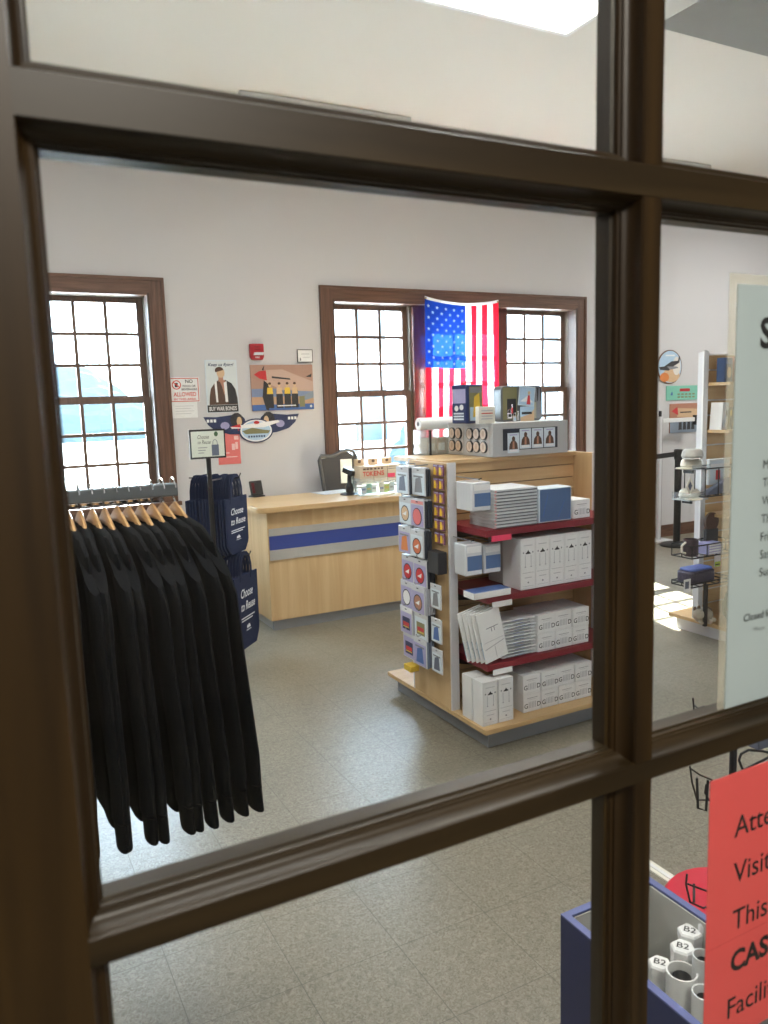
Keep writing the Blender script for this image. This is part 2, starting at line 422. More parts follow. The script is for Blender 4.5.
member(DX0, PX[0][0], 0, .0135, .0, DH, True, door_m).build('stile', door)
member(PX[1][1], DX1, .0135, 0, .0, DH, True, door_m).build('stile', door)
member(.0, PZ[0][0], 0, .0135, PX[0][0], PX[1][1], False, doorx_m).build('rail', door)
member(PZ[3][1], DH, .0135, 0, PX[0][0], PX[1][1], False, doorx_m).build('rail', door)
member(PX[0][1], PX[1][0], .0165, .0135, PZ[0][0], PZ[3][1], True, door_m, .0006).build('muntin', door)
for k in range(3):
    member(PZ[k][1], PZ[k+1][0], (.0135, .0135, .0105)[k], .0135, PX[0][0], PX[1][1], False, doorx_m).build('muntin', door)
for x0, x1 in PX:
    for z0, z1 in PZ:
        MB().box(x0+.0118, x1-.0118, YD+.0205, YD+.0235, z0+.0118, z1-.0118, dglass_m).build('glass_pane', door, smooth=False)

# ------------------------------------------------------------------ windows in the back wall
def sash(x0, x1, z0, z1, y, win, lower):
    b = MB(); st = .05
    b.box(x0, x0+st, y, y+.036, z0, z1, sash_m).box(x1-st, x1, y, y+.036, z0, z1, sash_m)
    rt, rb = (.045, .055) if not lower else (.045, .075)
    b.box(x0+st, x1-st, y, y+.036, z1-rt, z1, sash_m).box(x0+st, x1-st, y, y+.036, z0, z0+rb, sash_m)
    gx0, gx1, gz0, gz1 = x0+st, x1-st, z0+rb, z1-rt
    for i in (1, 2):
        xm = gx0+(gx1-gx0)*i/3; b.box(xm-.0125, xm+.0125, y+.005, y+.031, gz0, gz1, sash_m)
        zm = gz0+(gz1-gz0)*i/3
        b.box(gx0, gx1, y+.007, y+.029, zm-.0125, zm+.0125, sash_m)
    s_ = b.build('sash', win, smooth=False)
    MB().box(gx0-.004, gx1+.004, y+.016, y+.020, gz0-.004, gz1+.004, glass_m).build('glass_pane', s_, smooth=False)
def opening_trim(x0, x1, win):
    fr = MB(); c = .105
    y0 = YB-.022
    fr.box(x0-c, x0, y0, YB, ZS-.02, ZT+c, oakz_m).box(x1, x1+c, y0, YB, ZS-.02, ZT+c, oakz_m).box(x0, x1, y0, YB, ZT, ZT+c, oakx_m)
    fr.box(x0-c-.008, x0-c+.014, y0-.010, YB, ZS-.02, ZT+c+.008, oakz_m).box(x1+c-.014, x1+c+.008, y0-.010, YB, ZS-.02, ZT+c+.008, oakz_m)
    fr.box(x0-c+.014, x1+c-.014, y0-.010, YB, ZT+c-.014, ZT+c+.008, oakx_m)
    # jamb reveals
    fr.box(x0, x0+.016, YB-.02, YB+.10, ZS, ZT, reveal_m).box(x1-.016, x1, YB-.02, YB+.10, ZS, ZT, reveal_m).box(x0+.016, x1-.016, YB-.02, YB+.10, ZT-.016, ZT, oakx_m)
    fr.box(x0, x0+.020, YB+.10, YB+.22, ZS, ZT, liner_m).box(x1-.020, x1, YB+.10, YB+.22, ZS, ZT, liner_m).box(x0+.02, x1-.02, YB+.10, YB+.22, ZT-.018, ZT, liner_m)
    fr.build('window_frame', win, smooth=False)
    sl = MB().box(x0-c-.03, x1+c+.03, YB-.06, YB, ZS-.03, ZS, oakx_m).box(x0, x1, YB, YB+.24, ZS-.03, ZS, oakx_m).box(x0-c, x1+c, YB-.02, YB, ZS-.12, ZS-.03, oakx_m)
    sl.build('sill', win, smooth=False)
ZM = 1.655
w1 = bpy.data.objects.new('window_1', None); COL.objects.link(w1); struct(w1, 'single sash window at the left end of the wall', 'window')
opening_trim(*LW, w1)
sash(.487, 1.270, ZM-.02, 2.436, YB+.150, w1, False); sash(.487, 1.270, ZS, ZM+.022, YB+.112, w1, True)
w2 = bpy.data.objects.new('window_2', None); COL.objects.link(w2); struct(w2, 'triple sash window in a brown oak frame', 'window')
opening_trim(*TW, w2)
BAYS = [(2.826, 3.611), (3.756, 4.541), (4.676, 5.456)]
for x0, x1 in BAYS:
    sash(x0, x1, ZM-.02, 2.436, YB+.150, w2, False); sash(x0, x1, ZS, ZM+.022, YB+.112, w2, True)
for a, b_ in ((3.611, 3.756), (4.541, 4.676)):
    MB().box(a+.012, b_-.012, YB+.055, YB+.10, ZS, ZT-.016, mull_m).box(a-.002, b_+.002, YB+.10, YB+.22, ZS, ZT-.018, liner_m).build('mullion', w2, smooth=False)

# ------------------------------------------------------------------ outside the windows
struct(MB().box(-45, 75, 6.6, 120, -.7, -.6, tarmac_m).build('ground', smooth=False), 'pale paving outside the windows', 'ground')
bd = thing('building', 'pale building seen through the triple window', 'building', (13.4, 22, -.6))
MB().box(-6, 9, 0, 8, 0, 6.5, stone_m).build('wall', bd, smooth=False)
MB().box(-6.4, 9.4, -.4, 8.4, 6.5, 6.9, white_m).build('roof', bd, smooth=False)
winb = mat('outside_pane', (.03, .045, .05), .4)
for i in range(6):
    for k in range(2):
        x = -5.2+i*2.4; b = MB().box(x, x+1.1, -.03, 0, 1.0+k*2.8, 2.7+k*2.8, winb)
        b.box(x-.08, x+1.18, -.06, 0, .9+k*2.8, 1.0+k*2.8, white_m).build('window', bd, smooth=False)
def bush(name, label, loc, rx, ry, rz_, seed):
    rnd = random.Random(seed); bm = bmesh.new(); bmesh.ops.create_icosphere(bm, subdivisions=4, radius=1)
    offs = [(Vector((rnd.gauss(0, 1), rnd.gauss(0, 1), rnd.gauss(0, 1))).normalized(), rnd.uniform(.15, .4)) for _ in range(26)]
    for v in bm.verts:
        d = v.co.normalized(); k = 1+sum(a*max(0, d.dot(n)-.8)*2.5 for n, a in offs)+rnd.uniform(-.06, .06)
        v.co = Vector((d.x*k*rx, d.y*k*ry, d.z*k*rz_))
    me = bpy.data.meshes.new(name); bm.to_mesh(me); bm.free(); me.materials.append(hedge_m)
    o = bpy.data.objects.new(name, me); COL.objects.link(o); o.location = loc
    return tag(o, label, 'bush')
bush('bush', 'hazy tree line far beyond the left end window', (7.5, 62, -.3), 6, 2, 3.6, 3)
bush('bush', 'pale shrub by the building beyond the triple window', (12.2, 20.6, -.3), 1.0, .7, 1.0, 5)

# ================================================================== ceiling lights
def strip_light(x0, x1, label):
    t = thing('strip_light', label, 'ceiling light', ((x0+x1)/2, 5.20, ZC))
    L2 = (x1-x0)/2
    MB().box(-L2, L2, -.05, .05, -.035, 0, white_m).build('housing', t, bevel=.004)
    MB().box(-L2+.02, L2-.02, -.04, .04, -.045, -.035, cream_m).build('lens', t, bevel=.003)
strip_light(1.74, 3.01, 'slim unlit ceiling strip seen through the upper pane near the windows')
strip_light(4.86, 6.12, 'slim unlit ceiling strip showing in the right column of panes')
def troffer(x0, x1, y0, y1, label, power):
    t = thing('ceiling_light', label, 'ceiling light', ((x0+x1)/2, (y0+y1)/2, ZC), group='lit ceiling panels')
    hx, hy = (x1-x0)/2, (y1-y0)/2
    fr = MB().box(-hx, hx, -hy, -hy+.025, -.02, 0, white_m).box(-hx, hx, hy-.025, hy, -.02, 0, white_m).box(-hx, -hx+.025, -hy+.025, hy-.025, -.02, 0, white_m).box(hx-.025, hx, -hy+.025, hy-.025, -.02, 0, white_m)
    fr.build('frame', t, smooth=False)
    MB().box(-hx+.025, hx-.025, -hy+.025, hy-.025, -.012, -.004, lens_m).build('diffuser', t, smooth=False)
    l = bpy.data.lights.new('panel_lamp', 'AREA'); l.shape = 'RECTANGLE'; l.size = 2*hx-.06; l.size_y = 2*hy-.06; l.energy = power; l.color = (1, .97, .94)
    lo = bpy.data.objects.new('panel_lamp', l); COL.objects.link(lo); lo.parent = t; lo.location = (0, 0, -.022)
    return t
PW = 10
troffer(1.95, 3.17, 3.06, 3.675, 'glowing rectangular ceiling panel at the top of the photo', PW)
troffer(6.9, 8.1, 3.9, 4.5, 'added unseen ceiling panel over the right end of the shop', PW*2)  # unseen panel added to brighten the right end
troffer(-1.2, .0, 3.3, 3.9, 'added unseen ceiling panel over the left end of the shop', PW)  # unseen panel added as fill light
troffer(.2, 1.4, 1.05, 1.65, 'added unseen ceiling panel just inside the glazed door', PW*.8)  # unseen panel added as fill for the floor by the door
# lobby lamp
tl = thing('lobby_light', 'square ceiling panel lamp in the lobby outside the door', 'ceiling light', (.3, -1.1, 2.8))
MB().box(-.32, .32, -.32, .32, -.03, 0, white_m).build('frame', tl, bevel=.004)
MB().box(-.29, .29, -.29, .29, -.034, -.030, lens_m).build('diffuser', tl, smooth=False)
l = bpy.data.lights.new('lobby_lamp', 'AREA'); l.shape = 'SQUARE'; l.size = .55; l.energy = 18; l.color = (1, .95, .84)
lo = bpy.data.objects.new('lobby_lamp', l); COL.objects.link(lo); lo.parent = tl; lo.location = (0, 0, -.04)

# ================================================================== signs on the door glass
YS = YD+.0240
ws = thing('store_sign', 'tall white store hours sign in a plastic sleeve on the door', 'sign', (.664, YS, 1.236))
MB().box(-.010, .265, .0012, .0022, -.0, .456, sleeve_m).build('plastic_sleeve', ws, smooth=False)
MB().box(0, .255, 0, .0010, 0, .446, signp_m).build('paper', ws, smooth=False)
b = MB(facing_front((0, 0, 0)))
b.text('STORE', .034, .3865, .0285, .0004, ink_m, bold=.03).build('lettering', ws, smooth=False); b = MB(b.T)
for i, dname in enumerate(['Monday', 'Tuesday', 'Wednesday', 'Thursday', 'Friday', 'Saturday', 'Sunday']):
    b.text(dname, .0455, .2655-.0187*i, .0092, .0004, ink_m).build('lettering', ws, smooth=False); b = MB(b.T)
b.text('Closed for', .0235, .1085, .0078, .0004, ink_m, bold=.012).build('lettering', ws, smooth=False); b = MB(b.T)
b.text('*Please', .0385, .0955, .0045, .0004, greyink_m)
b.build('lettering', ws, smooth=False)
PZ0 = .862
ps = thing('notice', 'pink paper notice taped low on the right of the door', 'sign', (.6455, YS, PZ0))
MB().box(0, .2159, 0, .0008, 0, at(708, 783, 1, YS).z-PZ0, pinkp_m).build('paper', ps, smooth=False)
b = MB(facing_front((0, 0, 0)))
for s_, py, bo, px in (('Attention', 838, .004, 734), ('Visitors', 884, .004, 733), ('This', 931, .004, 732), ('CASH', 973, .034, 730), ('Facility', 1019, .004, 727)):
    q = at(px, py, 1, YS); b.text(s_, q.x-.6455, q.z-PZ0, .0242, .0004, ink_m, bold=bo); b.build('lettering', ps, smooth=False); b = MB(facing_front((0, 0, 0)))
q = at(711, 950, 1, YS); b.rect(.0, q.z-PZ0, .2159, q.z-PZ0+.0006, .0003, redp_m)
b.build('crease', ps, smooth=False)

# ================================================================== pictures and signs on the back wall
YW = YB
def wp(x, y): return at(x, y, 1, YW)
def wall_panel(name, label, cat, tl_, br_, th=.006, base=None):
    a, c = wp(*tl_), wp(*br_); w, h = c.x-a.x, a.z-c.z
    t = thing(name, label, cat, (a.x, YW-.001, c.z))
    b = MB(T(0, 0, 0)); b.box(0, w, -th, 0, 0, h, base or white_m)
    b.T = facing_front((0, -th, 0))
    return t, b, w, h
# no food sign
t, b, w, h = wall_panel('warning_sign', 'white sign banning food and drink beside the left window', 'sign', (168.5, 377.5), (200, 402))
b.rect(.012, .012, w-.012, h-.012, .0006, paper_m)
for a0, a1 in ((0.006, .012),):
    b.rect(a0, a0, w-a0, a1, .001, redink_m).rect(a0, h-a1, w-a0, h-a0, .001, redink_m).rect(a0, a0, a1, h-a0, .001, redink_m).rect(w-a1, a0, w-a0, h-a0, .001, redink_m)
b.ell(.055, h*.70, .036, .036, .0010, redink_m).ell(.055, h*.70, .028, .028, .0014, paper_m)
b.poly([(.042, h*.70-.018), (.062, h*.70-.018), (.066, h*.70+.016), (.040, h*.70+.016)], .0018, ink_m).rect(.060, h*.70-.014, .071, h*.70-.004, .0019, ink_m)
b.poly([(.033, h*.70+.024), (.028, h*.70+.018), (.077, h*.70-.024), (.082, h*.70-.018)], .0022, redink_m)
b.text('NO', w*.66, h*.77, h*.14, .0014, ink_m, align='C', bold=.02)
b.text('FOOD OR', w*.66, h*.61, h*.085, .0014, ink_m, w=w*.44, align='C', bold=.02)
b.text('BEVERAGES', w*.66, h*.48, h*.085, .0014, ink_m, w=w*.52, align='C', bold=.02)
b.text('ALLOWED', w*.5, h*.245, h*.165, .0014, redink_m, w=w*.76, align='C', bold=.02)
b.text('IN THIS AREA', w*.5, h*.09, h*.09, .0014, redink_m, w=w*.74, align='C', bold=.02)
b.build('board', t, smooth=False)
t, b, w, h = wall_panel('notice', 'plain white typed sheet below the food ban sign', 'sign', (171, 402.5), (198, 417.5), .002, paper_m)
for k in range(4): b.rect(w*.15, h*(.74-.16*k), w*(.85-.1*(k % 2)), h*(.77-.16*k), .0006, palegrey_m)
b.build('sheet', t, smooth=False)
# poster with a standing airman (generic figure)
t, b, w, h = wall_panel('poster', 'pale poster of a figure in a dark jacket reading Keep us flying', 'poster', (204, 360), (239, 412), .004, paleb_m)
b.rect(.01, h*.13, w-.01, h-.01, .0005, mat('poster_sky', (.62, .67, .68), .5))
b.rect(.004, .004, w-.004, h*.145, .0008, darkp_m)
b.poly([(w*.08, h*.15), (w*.10, h*.30), (w*.15, h*.46), (w*.27, h*.56), (w*.40, h*.62), (w*.62, h*.62), (w*.80, h*.56), (w*.92, h*.44), (w*.97, h*.28), (w*.98, h*.15)], .0010, brownp_m)
b.poly([(w*.62, h*.62), (w*.80, h*.56), (w*.92, h*.44), (w*.98, h*.17), (w*.70, h*.16), (w*.66, h*.40)], .0013, darkp_m)
b.poly([(w*.42, h*.62), (w*.50, h*.50), (w*.56, h*.34), (w*.60, h*.34), (w*.60, h*.62)], .0016, rustp_m)
for x0, x1 in ((.27, .34), (.56, .65)): b.poly([(w*x0, h*.57), (w*(x0+.03), h*.20), (w*(x1+.02), h*.20), (w*x1, h*.60)], .0019, paper_m)
b.rect(w*.40, h*.59, w*.55, h*.68, .0020, rustp_m)
b.ell(w*.48, h*.755, w*.125, h*.095, .0022, tanp_m).ell(w*.44, h*.80, w*.135, h*.07, .0024, brownp_m, a0=.15, a1=PI*1.15)
b.text('Keep us flying!', w*.5, h*.885, h*.055, .0015, navyp_m, w=w*.80, align='C', shear=.3, bold=.02)
b.text('BUY WAR BONDS', w*.5, h*.04, h*.075, .0014, paper_m, w=w*.86, align='C', bold=.02)
b.build('sheet', t, smooth=False)
# aeroplane crew picture
t, b, w, h = wall_panel('picture', 'wide rust coloured picture of people standing before a plane nose', 'picture', (249.5, 365), (313.5, 409), .012, rustp_m)
b.rect(0, h*.45, w, h, .0006, mat('rust_sky', (.40, .24, .18), .5)).rect(0, h*.28, w, h*.48, .0008, mat('dusk_blue', (.19, .25, .40), .5)).rect(0, h*.12, w, h*.30, .0010, mat('sand_print', (.50, .31, .19), .5)).rect(0, 0, w, h*.13, .0011, bluep_m)
b.poly([(w*.18, h*.88), (w*.5, h*.90), (w, h*.62), (w, h*.40), (w*.5, h*.44), (w*.22, h*.62)], .0014, mat('fuselage_print', (.52, .36, .29), .5))
b.poly([(w*.05, h*.79), (w*.13, h*.86), (w*.24, h*.88), (w*.25, h*.66), (w*.14, h*.70)], .0018, redp_m)
b.poly([(w*.20, h*.66), (w*.30, h*.55), (w*.26, h*.0), (w*.22, h*.02), (w*.17, h*.30)], .0019, darkp_m).poly([(w*.18, h*.9), (w*.22, h*.99), (w*.20, h*.86)], .0019, darkp_m)
b.poly([(w*.33, h*.75), (w*.62, h*.70), (w*.63, h*.665), (w*.33, h*.71)], .0022, darkp_m)
for i, fx in enumerate((.29, .44, .57, .69)):
    b.poly([(w*(fx-.055), h*.05), (w*(fx-.05), h*.44), (w*(fx+.05), h*.44), (w*(fx+.055), h*.05)], .0021+.0003*i, darkp_m)
    b.poly([(w*(fx-.05), h*.36), (w*(fx-.04), h*.50), (w*(fx+.04), h*.50), (w*(fx+.05), h*.36)], .0026+.0003*i, (yelp_m, tanp_m)[i % 2])
    b.ell(w*fx, h*.555, w*.022, h*.05, .0034, tanp_m, 10).ell(w*fx, h*.59, w*.024, h*.03, .0036, brownp_m, 10)
b.poly([(w*.80, h*.30), (w, h*.42), (w, h*.26), (w*.84, h*.20)], .0022, mat('steel_print', (.22, .27, .33), .5)).rect(w*.76, h*.06, w*.85, h*.30, .0025, olive_m)
b.poly([(w*.88, h*.73), (w*.98, h*.80), (w*.97, h*.72)], .0022, darkp_m)
b.ell(w*.95, h*.07, w*.02, h*.03, .0024, paper_m, 10); b.rect(w*.40, h*.085, w*.70, h*.11, .0040, paper_m)
b.build('canvas', t, smooth=False)
# fire strobe
t, b, w, h = wall_panel('fire_alarm', 'red fire alarm strobe above the rust coloured picture', 'alarm', (248.5, 344), (263, 360), .03, redl_m)
bb_ = MB(facing_front((0, 0, 0))); pts = [(0, h), (0, h*.18), (w*.12, 0), (w*.88, 0), (w, h*.18), (w, h)]
bb_.prism(pts, 0, .035, redl_m); bb_.build('housing', t, bevel=.004)
bb_ = MB(facing_front((0, -.035, 0))); bb_.prism([(w*.20, h*.28), (w*.26, h*.46), (w*.94, h*.46), (w*.90, h*.28)], 0, .018, plast_m); bb_.build('strobe_lens', t, bevel=.002)
bb_ = MB(facing_front((0, -.0356, 0))); bb_.text('FIRE', w*.5, h*.10, h*.11, .0, paper_m, align='C', bold=.01)
for k in range(3): bb_.rect(w*.3, h*(.62+.1*k), w*.7, h*(.66+.1*k), .0, mat('alarm_grille', (.18, .006, .012), .5))
bb_.build('lettering', t, smooth=False)
# small framed notice
t, b, w, h = wall_panel('framed_notice', 'small white notice in a thin black frame near the window', 'sign', (296.5, 349.5), (312.5, 362.5), .010, black_m)
b.rect(.006, .006, w-.006, h-.006, .0006, paper_m); b.rect(.035, h*.62, w-.03, h*.68, .001, palegrey_m).rect(.05, h*.38, w-.03, h*.42, .001, palegrey_m)
b.poly([(.018, h*.14), (.034, h*.14), (.030, h*.36), (.022, h*.36)], .001, greyink_m)
b.build('frame', t, smooth=False)
# winged emblem with an oval
a, c = wp(206, 417), wp(300, 414); zc_ = wp(250, 441.5).z
t = thing('winged_emblem', 'navy winged emblem with a white oval below the pictures', 'emblem', (0, YW-.001, 0))
xm, w2_ = wp(253, 428).x, .40; zt = a.z
o_ = MB(facing_front((xm, 0, zt)))
for s_ in (-1, 1):
    wing = [(s_*.405, .0), (s_*.30, -.005), (s_*.16, .010), (s_*.12, .025), (s_*.07, -.02), (s_*.05, -.10), (s_*.11, -.15), (s_*.20, -.145), (s_*.31, -.115), (s_*.37, -.065)]
    if s_ < 0: wing = wing[::-1]
    o_.prism(wing, 0, .006, navyp_m); wg = o_.build('wing', t, smooth=False); o_ = MB(facing_front((xm, -.006, zt)))
    o_.ell(s_*.135, -.035, .055, .060, .0006, darkp_m, 14).ell(s_*.115, -.045, .022, .038, .0010, tanp_m, 12).rect(s_*.10-.03, -.12, s_*.10+.03, -.085, .0012, redp_m)
    for k in range(3): o_.rect(s_*(.315+.028*k)-.010, -.045, s_*(.315+.028*k)+.010, -.022, .0010, paper_m)
    o_.ell(s_*.235, -.075, .038, .030, .0010, mauve_m, 12); o_.build('wing_print', wg, smooth=False); o_ = MB(facing_front((xm, 0, zt)))
o_ = MB(facing_front((xm+.022, -.006, zt-.125)) @ Matrix.Scale(1.14, 4))
o_.edisc(0, 0, .128, .087, 0, .006, navyp_m, 32).ell(0, 0, .118, .078, .0066, paper_m, 32).ell(0, 0, .108, .069, .0072, skyp_m, 32)
o_.poly([(-.105, .0), (-.03, .022), (.06, .004), (.105, -.002), (.09, -.022), (-.08, -.022)], .0078, olive_m)
o_.poly([(-.19, .035), (.17, .07), (.18, .055), (.06, .022), (-.18, .020)], .0084, paper_m).poly([(-.19, .034), (-.12, .052), (-.11, .026)], .0090, redp_m).ell(.005, .058, .022, .012, .0092, redp_m, 10)
for k in range(7): o_.rect(-.062+.019*k, -.048, -.050+.019*k, -.034, .0082, navyp_m)
o_.build('oval', t, smooth=False)
t, b, w, h = wall_panel('notice', 'pink sheet standing in for a reflection under the emblem', 'sign', (217, 433.5), (241, 463.5), .003, pinkrefl_m)  # sheet added in place of a pink notice reflected in the glass
for k, (x_, y_, w_, h_) in enumerate(((.62, .45, .14, .2), (.78, .48, .12, .22), (.35, .22, .5, .03), (.3, .35, .2, .03), (.74, .78, .2, .12))): b.rect(w*x_, h*y_, w*(x_+w_), h*(y_+h_), .0008+.0002*k, mat('pale_pink_reflection', (.80, .52, .50), .5))
b.build('sheet', t, smooth=False)
# right hand end of the wall
ctr = wp(669, 367)
t = thing('round_sign', 'round sky blue picture of a plane in flight', 'picture', (ctr.x, YW-.001, ctr.z))
b = MB(facing_front((0, 0, 0))); b.edisc(0, 0, .185, .182, 0, .012, mat('copper_rim', (.18, .09, .05), .4), 36).ell(0, 0, .175, .172, .0126, skyp_m, 36)
b.ell(.02, -.09, .13, .075, .0132, tanp_m, 18).ell(-.08, -.11, .07, .05, .0136, orangep_m, 14).ell(.10, .01, .06, .10, .0134, mat('cloud_print', (.70, .66, .60), .5), 14).rect(-.07, .115, .07, .13, .0138, paper_m)
b.poly([(-.165, .0), (-.09, .005), (.02, .06), (.12, .065), (.13, .115), (.15, .115), (.14, .045), (.06, .01), (-.02, -.04), (-.15, -.03)], .0142, darkp_m)
b.poly([(-.05, .005), (.10, .005), (.13, -.012), (.0, -.03)], .0146, greyink_m)
b.build('disc', t, smooth=False)
t, b, w, h = wall_panel('sign', 'long mint green sign below the round picture', 'sign', (666, 386), (696.5, 399.5), .008, greenp_m)
b.rect(w*.42, h*.60, w*.75, h*.80, .0006, redp_m)
for k in range(2):
    for i in range(5): b.rect(w*(.35+.12*i), h*(.36-.2*k), w*(.43+.12*i), h*(.46-.2*k), .0006, olive_m)
b.poly([(w*.12, h*.35), (w*.18, h*.65), (w*.20, h*.35)], .0006, bluep_m); b.build('board', t, smooth=False)
t, b, w, h = wall_panel('picture', 'rust coloured plane picture hanging behind the coat stand', 'picture', (669.5, 404), (697, 431.5), .010, rustp_m)
b.rect(0, 0, w, h*.42, .0006, mat('steel_print', (.2, .2, .2), .5)).poly([(w*.05, h*.75), (w*.25, h*.9), (w*.28, h*.6)], .0010, redp_m).poly([(w*.22, h*.85), (w, h*.8), (w, h*.5), (w*.25, h*.55)], .0008, tanp_m).rect(w*.35, h*.68, w*.75, h*.72, .0012, darkp_m)
for i in range(4): b.poly([(w*(.30+.15*i), h*.1), (w*(.32+.15*i), h*.5), (w*(.40+.15*i), h*.5), (w*(.42+.15*i), h*.1)], .0012+.0002*i, darkp_m)
b.build('canvas', t, smooth=False)

# ================================================================== flag over the middle of the triple window
fl = thing('flag', 'stars and stripes flag hung vertically across the triple window', 'flag', (0, 0, 0))
A, B_ = at(424, 296, 1, 6.15), at(497.5, 300, 1, 6.15)
fw, fh = B_.x-A.x, 1.50
fred, fwhite, fblue = cloth_mat('flag_red', (.62, .012, .030), .36), cloth_mat('flag_white', (.84, .84, .84), .36), cloth_mat('flag_blue', (.008, .040, .30), .36)
def fpt(u, v, off=0):
    sag = .045*4*u*(1-u)*(1-v)**3
    y = 6.150+.012*math.sin(u*17+v*3)*(.25+v)+.006*math.sin(u*41+v*7)*v - .012
    return Vector((A.x+fw*u+.012*math.sin(v*5+u*4)*v*.6-.010*v, y+off, A.z+(B_.z-A.z)*u-sag-.035*0-fh*v))
bf = MB(); NU, NV = 78, 60
vs = [fpt(i/NU, j/NV) for j in range(NV+1) for i in range(NU+1)]
for kind, m_ in (('w', fwhite), ('r', fred), ('b', fblue)):
    fs = []
    for j in range(NV):
        for i in range(NU):
            v = (j+.5)/NV
            if v < .022: c_ = 'w'
            elif i < 42 and v < .415: c_ = 'b'
            else: c_ = 'r' if (i//6) % 2 == 0 else 'w'
            if c_ == kind: fs.append((j*(NU+1)+i, j*(NU+1)+i+1, (j+1)*(NU+1)+i+1, (j+1)*(NU+1)+i))
    bf.add(vs, fs, m_)
cloth = bf.build('cloth', fl)
st = MB()
for cx in range(9):
    for ry in range(11):
        if (cx+ry) % 2: continue
        u0 = (42/78)*(cx+.8)/9.6; v0 = .025+.39*(ry+.8)/11.6
        P0 = fpt(u0, v0, -.003); pts = []
        for k in range(10):
            r_ = .019 if k % 2 == 0 else .0078
            a_ = PI/2+PI*k/5; pts.append(fpt(u0+r_*math.cos(a_)/fw, v0-r_*math.sin(a_)/fh, -.003))
        st.add([P0]+pts, [(0, k+1, (k+1) % 10+1) for k in range(10)], fwhite)
st.build('stars', cloth)
for u in (.012, .988):
    gr = MB(); p = fpt(u, .011); gr.T = facing_front(p+Vector((0, -.001, 0))); gr.edisc(0, 0, .009, .009, 0, .002, mat('brass', (.4, .28, .1), .3, metal=1), 12); gr.build('grommet', cloth)

# ================================================================== sales counter
ct = thing('sales_counter', 'maple sales counter with a blue stripe in front of the windows', 'counter', (1.76, 5.12, 0))
CX1 = 3.62-1.76
MB().box(.0, CX1, 0, .025, .078, .852, maple_z).box(0, .025, .025, .56, .078, .852, maple_z).box(CX1-.025, CX1, .025, .56, .078, .852, maple_z).build('body', ct, smooth=False)
MB().box(.025, CX1-.03, .03, .06, 0, .078, kick_m).box(.03, .06, .06, .56, 0, .078, aluminium_m).box(CX1-.06, CX1-.03, .06, .56, 0, .078, kick_m).build('kick_plate', ct, smooth=False)
def rr(x0, x1, y0, y1, r, corners):
    p = []
    for (cx, cy_, a0, k) in ((x0+r, y0+r, PI, 0), (x1-r, y0+r, 1.5*PI, 1), (x1-r, y1-r, 0, 2), (x0+r, y1-r, .5*PI, 3)):
        if k in corners: p += [(cx+r*math.cos(a0+i/6*PI/2), cy_+r*math.sin(a0+i/6*PI/2)) for i in range(7)]
        else: p.append(((x0, x1, x1, x0)[k], (y0, y0, y1, y1)[k]))
    return p
MB().prism(rr(-.075, CX1+.05, -.06, .62, .07, (0, 1, 2, 3)), .852, .890, maple_x).build('top', ct, bevel=.004)
MB().box(.008, CX1-.008, -.012, -.002, .513, .585, aluminium_m).box(.008, CX1-.008, -.012, -.002, .684, .735, aluminium_m).box(.008, CX1-.008, -.009, -.002, .585, .684, blue_m).build('stripe_panel', ct, smooth=False)
ZK = .890
# things on the counter
p = at(257, 496.5, 2, ZK)
t = thing('card_terminal', 'small black upright card terminal at the left end of the counter', 'terminal', (p.x, p.y-.02, ZK), R(18))
MB(Matrix.Rotation(R(-12), 4, 'X')).box(-.055, .055, -.008, .010, .012, .125, black_m).build('screen', t, bevel=.004)
MB(Matrix.Rotation(R(-12), 4, 'X')).box(-.045, -.020, -.0088, -.0082, .03, .11, mat('red_reflection', (.10, .015, .02), .2)).build('screen_reflection', t, smooth=False)  # reddish reflection painted as a strip on the screen
MB().box(-.05, .05, -.03, .055, 0, .012, black_m).build('base', t, bevel=.004)
p = at(350, 494.5, 2, ZK)
t = thing('barcode_scanner', 'black barcode scanner on a round based stand on the counter', 'scanner', (p.x, p.y, ZK))
MB().lathe([(.075, 0), (.075, .008), (.06, .014), (.02, .022)], black_m).build('base', t)
MB().lathe([(.030, .02), (.032, .05), (.026, .075), (.018, .09), (.017, .15)], blackm_m).build('column', t)
MB(T(0, 0, .175) @ Matrix.Rotation(R(25), 4, 'Z') @ Matrix.Rotation(R(20), 4, 'X')).box(-.030, .030, -.055, .045, -.018, .022, black_m).box(-.018, .018, -.05, -.02, .022, .030, white_m).build('head', t, bevel=.006)
MB().tube([(.02, .03, .175), (.06, .02, .17), (.075, .0, .13), (.05, 0, .06), (.06, .03, .01)], .004, black_m).build('cord', t)
p = at(338, 493.5, 2, ZK)
t = MB().box(-.15, .15, -.10, .10, 0, .004, mat('blue_white_sheet', (.66, .70, .76), .3)).build('desk_mat', origin=(0, 0, 0), smooth=False)
t.location = (p.x+.01, p.y+.10, ZK+.0005); t.rotation_euler = (0, 0, R(8)); tag(t, 'pale glossy sheet lying behind the barcode scanner', 'paper')
p = at(362, 496.5, 2, ZK); q = at(405.5, 492.5, 2, ZK)
AW = q.x-p.x
t = thing('acrylic_display', 'clear acrylic counter display filled with small leaflets', 'display stand', (p.x, p.y, ZK), math.atan2(q.y-p.y, q.x-p.x))
MB().box(0, AW, 0, .004, 0, .13, clear_m).box(0, AW, .18, .184, 0, .20, clear_m).box(0, .004, .004, .18, 0, .13, clear_m).box(AW-.004, AW, .004, .18, 0, .13, clear_m).box(.004, AW-.004, .004, .18, .10, .104, clear_m).box(.004, AW-.004, .004, .18, .004, .010, clear_m).build('holder', t, smooth=False)
